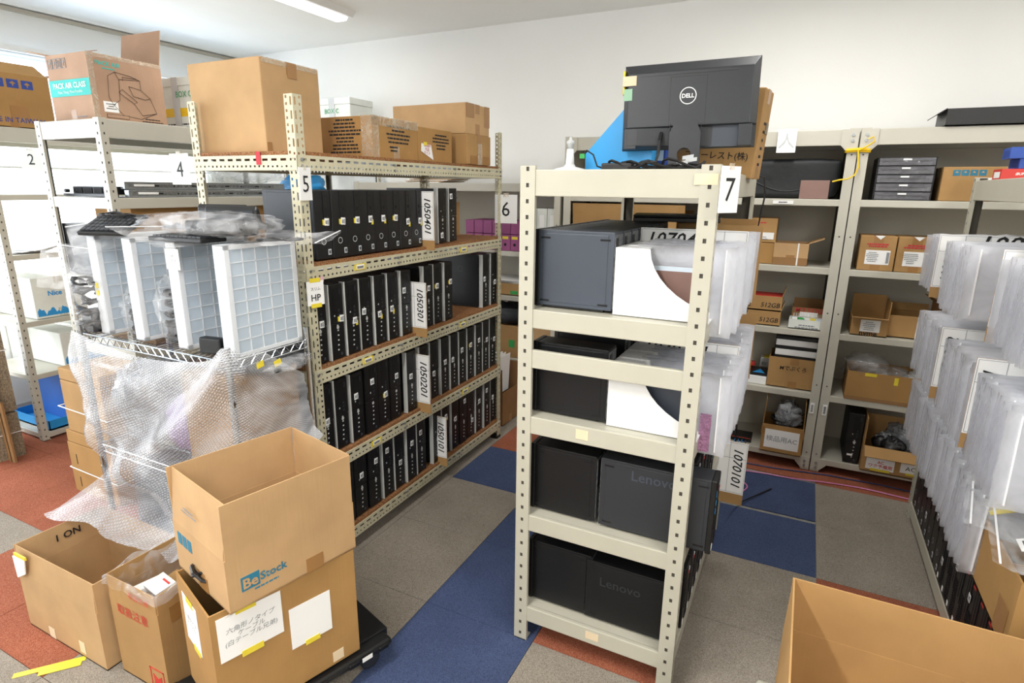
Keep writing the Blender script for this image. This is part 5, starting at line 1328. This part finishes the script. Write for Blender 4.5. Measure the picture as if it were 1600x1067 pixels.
t = T('network_cable', 'blue and black leads heaped on the floor before the switch', 'cable', (-.30, 3.76, 0))
for k in range(3): b = MB(); coil(b, (.0, .0, .004), .10-.02*k, 1.6, .0035, seed=110+k, sy=.4, tilt=.2); b.build('lead', 'bluecable' if k == 1 else 'cable', t)
t = T('pink_cable', 'pink network cable looping over the blue carpet towards the right', 'cable')
def fl(px): return px
pp = [(-.30, 3.40), (-.26, 3.46), (-.18, 3.52), (-.13, 3.46), (-.17, 3.36), (-.26, 3.32), (-.34, 3.40), (-.30, 3.56), (-.20, 3.66), (-.06, 3.69), (.10, 3.70), (.30, 3.74), (.50, 3.76), (.72, 3.74), (.95, 3.74)]
sm = []
for i in range(len(pp)-1):
    for k in range(5):
        p0, p1, p2, p3 = [pp[max(0, min(len(pp)-1, i+q))] for q in (-1, 0, 1, 2)]; u = k/5
        sm.append(tuple(.5*((2*p1[a])+(-p0[a]+p2[a])*u+(2*p0[a]-5*p1[a]+4*p2[a]-p3[a])*u*u+(-p0[a]+3*p1[a]-3*p2[a]+p3[a])*u**3) for a in (0, 1))+(.006,))
MB().tube(sm, .004, 6).build('lead', 'pinkcable', t)
def bagfilled(t, n, x0, x1, y0, y1, z0, h, seed, m='greybag'):
    rn = random.Random(seed)
    for i in range(n):
        o = blob('device_bag', m, None, (rn.uniform(.09, .15), rn.uniform(.08, .12), rn.uniform(h*.8, h*1.3)), seed+i, .45, 4, seg=(16, 12)); o.location = (rn.uniform(x0, x1), rn.uniform(y0, y1), z0); o.rotation_euler = (R(rn.uniform(-10, 10)), R(rn.uniform(-15, 15)), R(rn.uniform(0, 180)))
        tag(o, t[0], 'bag', t[1])
t = carton('open_carton', 'kraft carton labelled 検品用AC full of grey bagged adapters, bottom back shelf', .02, 3.965, Z5, .24, .24, .185, 0, 'cardY', flaps={'left': (.17, 92), 'right': (.17, 92)}, open_=True, inner='cardD')
decal(t, 'paper_label', 'front', -.10, .10, .03, .155, -.1205, 'paper'); text('検品用AC', (0, -.1225, .095), 'front', 'greyink', t, width=.18); decal(t, 'side_tape', 'front', -.125, -.105, .12, .17, -.1205, 'brtape'); decal(t, 'side_tape', 'front', .105, .125, .12, .17, -.1205, 'brtape')
bagfilled(('grey film bag of adapters heaped in the 検品用AC carton', 'bags in the 検品用AC carton'), 6, -.03, .07, 3.92, 4.02, Z5+.16, .13, 130)
t = T('power_adapter', 'black adapter leads in the 検品用AC carton', 'cable', (.0, 3.92, Z5+.20)); b = MB(); coil(b, (0, 0, 0), .05, 3, .006, seed=5); b.build('cable', 'cable', t)
# right unit
t = carton('storage_bin', 'black plastic tray with flared rim on top of the right back shelving', 1.05, 4.02, 2.056, .95, .30, .085, 0, 'black', flaps={'left': (.05, -35), 'right': (.05, -35)}, open_=True, tape='black', vtape=False, cat='tray')
t = T('drawer_unit', 'five drawer desktop organiser of smoked clear plastic on the upper right back shelf', 'drawer organiser', (.44, 4.02, Z1))
b = MB(); w, h, d = .135, .225, .13
b.box(-w, w, d-.004, d, 0, h); b.box(-w, -w+.004, -d, d, 0, h); b.box(w-.004, w, -d, d, 0, h); b.box(-w, w, -d, d, 0, .004); b.box(-w, w, -d, d, h-.004, h)
for i in range(1, 5): b.box(-w, w, -d, d, h*i/5-.0015, h*i/5+.0015)
b.build('frame', 'black', t)
for i in range(5):
    z = h*i/5+.004; b = MB(); b.box(-w+.007, w-.007, -d-.004, -d, z, z+.038); b.box(-w+.008, w-.008, -d, d-.02, z, z+.002); b.prism([(-w+.02, z+.022), (w-.02, z+.022), (w*.5, z+.030), (-w*.5, z+.030)], 'y', -d-.010, -d-.004)
    o = b.build('drawer', 'smoke', t); MB().box(-.02, .02, -d-.0108, -d-.010, z+.026, z+.034).build('drawer_label', 'paper', o)
    MB().box(-w+.02, w-.02, -d+.01, d-.03, z+.003, z+.02).build('drawer_contents', 'grey', o)
t = carton('shipping_carton', 'kraft carton with teal handling marks and address label, upper right back shelf', .90, 4.03, Z1, .58, .26, .175, 0, 'card', tape='cltape')
for i in range(4):
    b = MB(); x = -.245+.037*i; b.box(x, x+.031, -.1312, -.130, .13, .16, 0); b.prism([(x+.008, .145), (x+.0155, .154), (x+.023, .145)], 'y', -.132, -.1312, 1); b.build('handling_mark', ['bestock', 'cardL'], t)
decal(t, 'address_label', 'front', -.15, .05, .045, .12, -.1305, 'paper'); lines(t, 'front', -.05, .10, -.132, .16, 4, .014, m='greyink', h=.004)
for i, (x, w) in enumerate(((.372, .178), (.556, .178))):
    t = carton('small_carton', ['left kraft carton with white data label on the second right back shelf', 'right kraft carton with white data label on the second right back shelf'][i], x, 4.0, Z2, w, .2, .195, 0, 'card')
    decal(t, 'white_label', 'front', -.055, .065, .035, .115, -.1005, 'paper'); lines(t, 'front', -.02, .10, -.1022, .07, 6, .010, m='greyink', h=.004, seed=i)
    lines(t, 'front', 0, .145, -.1005, .12, 2, .012, m='redink', h=.008, seed=i+4); MB().prism([(-.02, .197), (.03, .197), (.008, .175)], 'y', -.102, -.1005).build('torn_tape', 'paper', t)
    MB().box(.048, .062, -.1030, -.1022, .045, .106).build('print_block', 'greyink', t)
t = carton('open_carton', 'open kraft carton marked nvme on the third right back shelf', .395, 4.0, Z3, .185, .2, .105, 0, 'card', flaps={'front': (.05, 8), 'back': (.115, 92), 'right': (.10, 88)}, open_=True, inner='cardD')
decal(t, 'white_label', 'front', -.045, .055, .025, .095, -.1005, 'paper'); lines(t, 'front', 0, .08, -.1022, .07, 5, .011, m='greyink', h=.004); text('nvme', (.0, -.1022, .012), 'front', 'ink', t, width=.09, bold=.02)
t = carton('small_carton', 'long kraft carton with white strap on the third right back shelf', .60, 4.04, Z3, .22, .2, .13, 0, 'card', flaps={'back': (.05, 60)}, open_=True, inner='cardD'); MB().box(.03, .036, -.103, -.1, 0, .13).build('strap', 'white', t)
t = carton('torn_carton', 'torn dark kraft carton behind the white strap carton, third right back shelf', .80, 4.05, Z3, .14, .2, .20, 8, 'cardD', flaps={'left': (.06, 40), 'front': (.08, -60)}, open_=True)
t = carton('open_carton', 'wide open kraft carton with yellow tapes on the fourth right back shelf', .585, 4.01, Z4, .52, .26, .175, 0, 'cardY', open_=True, inner='cardD')
decal(t, 'lower_fold', 'front', -.26, .26, 0, .022, -.1305, 'cardD')
for (x, z) in ((-.17, .155), (.11, .155)): decal(t, 'yellow_tape', 'front', x, x+.06, z, z+.018, -.1305, 'yellow')
decal(t, 'yellow_tape', 'front', -.02, 0, .12, .165, -.1305, 'yellow')
for i, (x, y, s, m_, lab) in enumerate(((.42, 3.99, (.22, .20, .16), 'clear2', 'clear film bag bulging from the wide carton'), (.56, 3.98, (.16, .14, .10), 'clear', 'smaller clear film bag in the middle of the wide carton'))):
    t = T('plastic_bag', lab, 'bag', (x, y, Z4+.10)); blob('bag_body', m_, t, s, i+44, .35, 4, seg=(22, 14))
for i in range(5): simple('small_carton', 'flat white carton lying in the right half of the wide kraft carton', 'box', [('box_body', 'white', [(-.06, .06, -.05, .05, 0, .018)], .002)], (.68+.02*i, 4.0, Z4+.12+.019*i), 5*i, 'flat white cartons in the wide kraft carton')
t = tower('hp2', 'black desktop standing on end in the bottom of the right back shelving', .372, 3.90, Z5, H=.325, Wd=.09, D=.33, rz=-90, sticker=None)
decal(t, 'white_mark', 'right', .02, .05, .05, .062, .0015, 'paper')
t = carton('open_carton', 'open kraft carton with red-written AC sheet, bottom right back shelf', .645, 3.955, .094, .36, .26, .16, 0, 'card', flaps={'front': (.085, -28), 'left': (.17, 90), 'back': (.12, 85)}, open_=True, inner='cardD')
decal(t, 'red_written_sheet', 'front', -.155, -.01, .02, .13, -.1305, 'paper'); text('AC\nワク予備用', (-.08, -.1325, .055), 'front', 'redink', t, width=.12, bold=.015); decal(t, 'ac_sheet', 'front', .02, .17, .03, .13, -.1305, 'paper'); text('AC', (.07, -.1325, .06), 'front', 'ink', t, width=.05)
decal(t, 'yellow_tape', 'front', -.13, -.03, .012, .026, -.1325, 'yellow'); decal(t, 'yellow_tape', 'front', .05, .13, .02, .032, -.1325, 'yellow')
bagfilled(('grey film bag of dark adapters heaped in the red-labelled AC carton', 'bags in the red-labelled AC carton'), 8, .54, .76, 3.91, 4.02, .20, .12, 150, 'greybag')
bagfilled(('black adapter under grey film in the red-labelled AC carton', 'black adapters in the red-labelled AC carton'), 4, .55, .75, 3.91, 4.0, .19, .10, 170, 'cable')
# yellow rope tying the two units together
t = T('rope', 'yellow rope tied round the two middle posts of the back shelving', 'rope')
b = MB()
for z, o_ in ((1.935, 0), (1.948, .002), (1.942, -.004)):
    b.tube([(.14, 3.90, z), (.145, 3.868+o_, z), (.20, 3.864+o_, z+.004), (.255, 3.868+o_, z), (.26, 3.90, z)], .005, 6)
b.tube([(.20, 3.858, 1.94), (.235, 3.85, 1.96), (.27, 3.845, 1.985), (.262, 3.85, 2.01), (.24, 3.852, 2.0)], .0045, 6)
b.tube([(.20, 3.858, 1.94), (.205, 3.852, 1.90), (.212, 3.85, 1.85), (.20, 3.85, 1.81), (.17, 3.85, 1.79), (.13, 3.85, 1.785), (.095, 3.85, 1.775)], .0045, 6); b.build('rope_loop', 'yrope', t)
for x in (.165, .235):
    o = MB().box(-.012, .012, 0, .001, -.035, .035).build('barcode_label', 'paper'); o.location = (x, 3.874, .42); tag(o, ['small barcode label low on the left of the two middle posts', 'small barcode label low on the right of the two middle posts'][x > .2], 'label')
    b = MB()
    for i in range(8): b.box(-.006, .006, -.0008, 0, -.025+.006*i, -.022+.006*i)
    b.build('bars', 'ink', o)
# lower unit left of the middle
BL = [1.266, .931, .441, .091]
for r in range(2):
    for i in range(6):
        x = -2.32+.078*i; hh = .118 if r == 0 else .095
        t = T('box_file', f'{["lower", "upper"][r]} row mauve box file, {ORD[i]} from left, low back shelving', 'box file', (x, 3.93, BL[0]+.122*r), 0, f'{["lower", "upper"][r]} mauve box files')
        MB().box(-.037, .037, 0, .28, 0, hh).build('cover', 'mauve', t, bevel=.003)
        if r == 0:
            decal(t, 'yellow_label', 'front', -.028, .02, .085, .105, 0, 'yellow'); b = MB(); b.ring((-.005, -.0012, .045), (1, 0, 0), (0, 0, 1), 0, .011, 16); b.build('finger_hole', 'void', t)
for i in range(3):
    t = T('binder', ['white lever arch binder with green label, low back shelving', 'white lever arch binder right of the green-labelled one', 'white lever arch binder at the right end of the low back shelving'][i], 'binder', (-1.80+.082*i, 3.93, BL[0])); MB().box(-.039, .039, 0, .28, 0, .315).build('cover', 'cardW', t, bevel=.003)
    decal(t, 'spine_label', 'front', -.018, .018, .18, .27, 0, 'green2' if i == 0 else 'paper')
t = carton('small_carton', 'open kraft tray piled with papers on the low back shelving', -2.02, 4.04, BL[1], .34, .24, .09, 0, 'card', open_=True); decal(t, 'green_mark', 'front', .06, .12, .01, .035, -.1205, 'green2')
for i in range(6): o = MB().box(-.13, .13, -.09, .09, 0, .004).build('paper_sheet', 'paper'); o.location = (-2.01+.008*i, 4.04-.004*i, BL[1]+.07+.009*i); o.rotation_euler = (R(2*i-4), R(3), R(5*i-10)); tag(o, 'loose paper in the open kraft tray of the low back shelving', 'paper', 'papers in the kraft tray')
t = T('packing_paper', 'crumpled brown packing paper on the low back shelving', 'paper', (-1.78, 4.02, BL[1])); blob('crumple', 'cardD', t, (.20, .2, .14), 9, .6, 4, smooth=False)
t = carton('shipping_carton', 'kraft carton on the third shelf of the low back shelving', -2.02, 4.06, BL[2], .36, .28, .25, 0, 'card'); decal(t, 'green_mark', 'front', .05, .10, .08, .14, -.1405, 'green2')
t = T('clothing_pile', 'dark grey folded cloth on the kraft carton, low back shelving', 'cloth', (-2.0, 4.03, BL[2]+.252)); blob('cloth', 'char', t, (.34, .24, .16), 12, .3, 4)
t = carton('shipping_carton', 'opened kraft carton at the right end of the low back shelving', -1.73, 4.06, BL[2], .22, .26, .30, 0, 'cardL', flaps={'front': (.10, 150)}, open_=True)
t = carton('open_carton', 'tall kraft carton holding white papers standing on the floor by the low shelving', -2.03, 3.72, .001, .36, .26, .26, 0, 'cardD', flaps={'front': (.18, 88), 'back': (.18, 90)}, open_=True)
for i in range(9): o = MB().box(0, .006, -.10, .10, 0, .29).build('paper_folder', 'paper'); o.location = (-2.12+.024*i, 3.72, .22); o.rotation_euler = (0, R(3*math.sin(i)), R(4*math.sin(i*2))); tag(o, 'white folder standing in the tall floor carton by the low shelving', 'folder', 'white folders in the floor carton')
for i in range(7): o = MB().box(-.19, .19, -.14, .14, 0, .006).build('cardboard_sheet', 'cardL' if i % 2 else 'paper'); o.location = (-2.75+.02*i, 4.08, 1.756+.0075*i); o.rotation_euler = (0, 0, R(4*i-9)); tag(o, 'thin cardboard sheet in the pile on the low back shelving', 'cardboard', 'sheets piled on the low back shelving')

# ================================================================== rack 8 and right foreground
X8 = .683
bags(-1, .515, rg(3.10, 3.34, .032), 1.30, .34, .235, 'milky zip bag in the far group of the top bag row, right rack', 'far group, top bag row of the right rack')
bags(-1, .50, rg(2.46, 2.84, .030), 1.295, .34, .245, 'milky zip bag behind the numbered board, top bag row, right rack', 'near group, top bag row of the right rack')
bags(-1, .53, rg(1.80, 2.16, .030), 1.29, .34, .25, 'milky zip bag nearest the viewer, top bag row, right rack', 'nearest group, top bag row of the right rack')
bags(-1, .515, rg(1.78, 3.22, .030), .935, .32, .265, 'milky zip bag in the middle bag row of the right rack', 'middle bag row of the right rack')
bags(-1, .535, rg(1.98, 3.22, .030), .615, .30, .25, 'milky zip bag in the lowest bag row of the right rack', 'lowest bag row of the right rack')
sign('1080402', .482, -1, 2.885, 1.305, 'white board numbered 1080402, top bag row of the right rack', h=.255, w=.50, margin=.085)
sign('1080401', .53, -1, 2.20, 1.28, 'white board numbered 1080401, top bag row, nearest the viewer', h=.28, w=.5)
sign('1080302', .50, -1, 2.62, .955, 'white board numbered 1080302, middle bag row, further one', h=.28, w=.5)
sign('1080301', .505, -1, 2.12, .955, 'white board numbered 1080301, middle bag row, nearer one', h=.29, w=.5)
sign('1080201', .57, -1, 2.09, .60, 'white board numbered 1080201 behind the carton of zip bags', h=.27, w=.4)
for k, (z, n, hh) in enumerate(((.101, 17, .335),)):
    for i in range(n):
        knd = 'dell' if i > 9 else 'think'
        st = (.5, random.choice((.3, .45, .6, .75)), 0)
        t = tower(knd, f'{"mesh-fronted" if i > 9 else "ribbed"} black tower, {ORD[n-1-i] if n-1-i < 16 else "seventeenth"} from the far end, bottom of right rack', X8+.005, 3.49-.1*(n-1-i), z, H=hh, Wd=.097, D=.36, body='black2', rz=180, group='towers along the bottom of the right rack', sticker=st if i % 2 else None)
# boxed mice on top of rack 8
def retail(label, x, y, z, w, d, h, m, name_, col2, rz=0):
    t = T('retail_box', label, 'box', (x, y, z), rz); MB().box(-w/2, w/2, -d/2, d/2, 0, h).build('box_body', m, t, bevel=.0015)
    text(name_, (-w*.12, -d/2-.001, h*.55), 'front', 'white', t, width=w*.30, bold=.02, shear=.15)
    decal(t, 'side_print', 'front', w*.12, w*.38, h*.08, h*.92, -d/2, col2); b = MB(); b.box(w*.2, w*.26, -d/2-.0018, -d/2-.0012, h*.5, h*.8); b.build('white_patch', 'paper', t)
    decal(t, 'end_print', 'left', -d*.35, d*.3, h*.2, h*.75, -w/2, 'white' if m == 'red' else 'navy')
    return t
retail('red and white boxed device lowest on the right rack top', .855, 3.46, 1.779, .22, .14, .048, 'red', 'iBUFFALO', 'red')
retail('dark blue boxed device in the middle of the three on the right rack top', .90, 3.47, 1.828, .20, .13, .042, 'dkblue', 'ELECOM', 'navy', 3)
retail('blue boxed device topmost of the three on the right rack top', .875, 3.46, 1.871, .22, .14, .048, 'dkblue', 'ELECOM', 'cyan', -2)
# carton with zip bags on the lower shelf of rack 8
t = carton('open_carton', 'kraft carton with zip bags and dividers at the right edge of the photo', .785, 1.84, .602, .42, .375, .20, 0, 'cardY', open_=True, inner='card')
b = MB(); b.box(-.2, .2, -.06, -.055, .01, .18); b.box(-.2, .2, .06, .065, .01, .18); b.box(-.06, -.055, -.17, .17, .01, .18); b.build('dividers', 'card', t)
decal(t, 'brown_tape', 'left', -.16, -.08, 0, .10, -.2105, 'brtape')
sheetbag('zip_bag', 'zip bag with yellow sticker hanging over the far rim of the right carton', 'bag', .22, .30, (.66, 1.97, .822), (14, -18, 80), 'clear2', seed=41, bulge=.02)
sheetbag('zip_bag', 'zip bag with barcode hanging over the near rim of the right carton', 'bag', .22, .30, (.68, 1.80, .825), (12, -20, 85), 'clear2', seed=43, bulge=.02)
o = MB().box(-.03, .03, -.025, .025, 0, .002).build('yellow_sticker', 'yellow'); o.location = (.60, 1.985, .842); o.rotation_euler = (R(20), R(-24), 0); tag(o, 'yellow sticker on the far zip bag of the right carton', 'sticker')
o = MB().box(-.025, .025, -.02, .02, 0, .002).build('barcode_sticker', 'paper'); o.location = (.62, 1.79, .842); o.rotation_euler = (R(20), R(-24), 0); tag(o, 'white barcode sticker on the near zip bag of the right carton', 'sticker'); MB().box(-.015, .005, -.012, .012, .002, .0025).build('bars', 'ink', o)
# big open carton on a cream trolley, front right
t = T('trolley', 'cream plastic trolley deck under the open carton at the front right', 'trolley', (.33, 1.22, 0))
MB().box(-.30, .34, -.40, .375, .29, .33).build('deck', 'cream', t, bevel=.012)
for (x, y) in ((-.25, -.34), (.29, -.34), (-.25, .32), (.29, .32)):
    MB().tube([(x, y, .06), (x, y, .29)], .015, 10).build('leg', 'cream', t)
    b = MB(); b.X = Matrix.Translation((x, y, .032)) @ Matrix.Rotation(R(90), 4, 'Y'); b.lathe([(.001, -.012), (.03, -.012), (.032, 0), (.03, .012), (.001, .012)], seg=16); b.build('castor', 'char', t)
t = carton('open_carton', 'large open kraft carton filling the bottom right corner of the photo', .345, 1.20, .331, .54, .60, .27, 0, 'card', flaps={'back': (.15, 90), 'left': (.15, 92), 'right': (.15, 90), 'front': (.15, -60)}, open_=True)
decal(t, 'white_label', 'left', -.02, .16, .06, .20, -.2705, 'paper')
# ------------------------------------------------------------------ lights and camera
def area(name, loc, rot, sx, sy, e, col=(1, 1, 1)):
    l = bpy.data.lights.new(name, 'AREA'); l.shape = 'RECTANGLE'; l.size = sx; l.size_y = sy; l.energy = e; l.color = col
    o = bpy.data.objects.new(name, l); C.objects.link(o); o.location = loc; o.rotation_euler = tuple(R(a) for a in rot); return o
for (a, c_) in WY:
    area('window_light', (XL+.02, (a+c_)/2, 1.45), (0, -90, 0), 2.1, c_-a-.1, 62, (.93, .97, 1))
for x, y, e in ((-3.2, 3.0, 12), (-1.2, .2, 49), (1.3, .6, 48), (1.9, 3.0, 27), (-.1, 2.95, 20), (-1.2, -1.6, 46), (1.3, -1.6, 38)):  # first lamp serves the left-rack fitting, the rest are added fill
    area('ceiling_lamp', (x, y, ZC-.065), (0, 0, 0), .12, 1.2, e, (1, .98, .95))
W = bpy.data.worlds.new('world'); bpy.context.scene.world = W; W.use_nodes = True
W.node_tree.nodes['Background'].inputs[0].default_value = (.9, .95, 1, 1); W.node_tree.nodes['Background'].inputs[1].default_value = 1.0
cam = bpy.data.cameras.new('camera'); co = bpy.data.objects.new('camera', cam); C.objects.link(co)
cam.sensor_width = 36; cam.sensor_fit = 'HORIZONTAL'; cam.lens = 909.86/1600*36; cam.clip_start = .05
yaw, pitch, roll = .459959, .257292, .011136
fw = Vector((-math.sin(yaw)*math.cos(pitch), math.cos(yaw)*math.cos(pitch), -math.sin(pitch)))
rt = Vector((math.cos(yaw), math.sin(yaw), 0)); up = rt.cross(fw)
r2 = rt*math.cos(roll)+up*math.sin(roll); u2 = -rt*math.sin(roll)+up*math.cos(roll)
mw = Matrix((r2, u2, -fw)).transposed().to_4x4(); mw.translation = (0, 0, 1.72); co.matrix_world = mw
bpy.context.scene.camera = co
sc = bpy.context.scene
sc.view_settings.view_transform = 'Standard'; sc.view_settings.look = 'None'; sc.view_settings.exposure = 0.0
sc.cycles.transparent_max_bounces = 24; sc.cycles.max_bounces = 8; sc.cycles.diffuse_bounces = 4
sc.cycles.use_denoising = True; sc.cycles.sample_clamp_indirect = 6
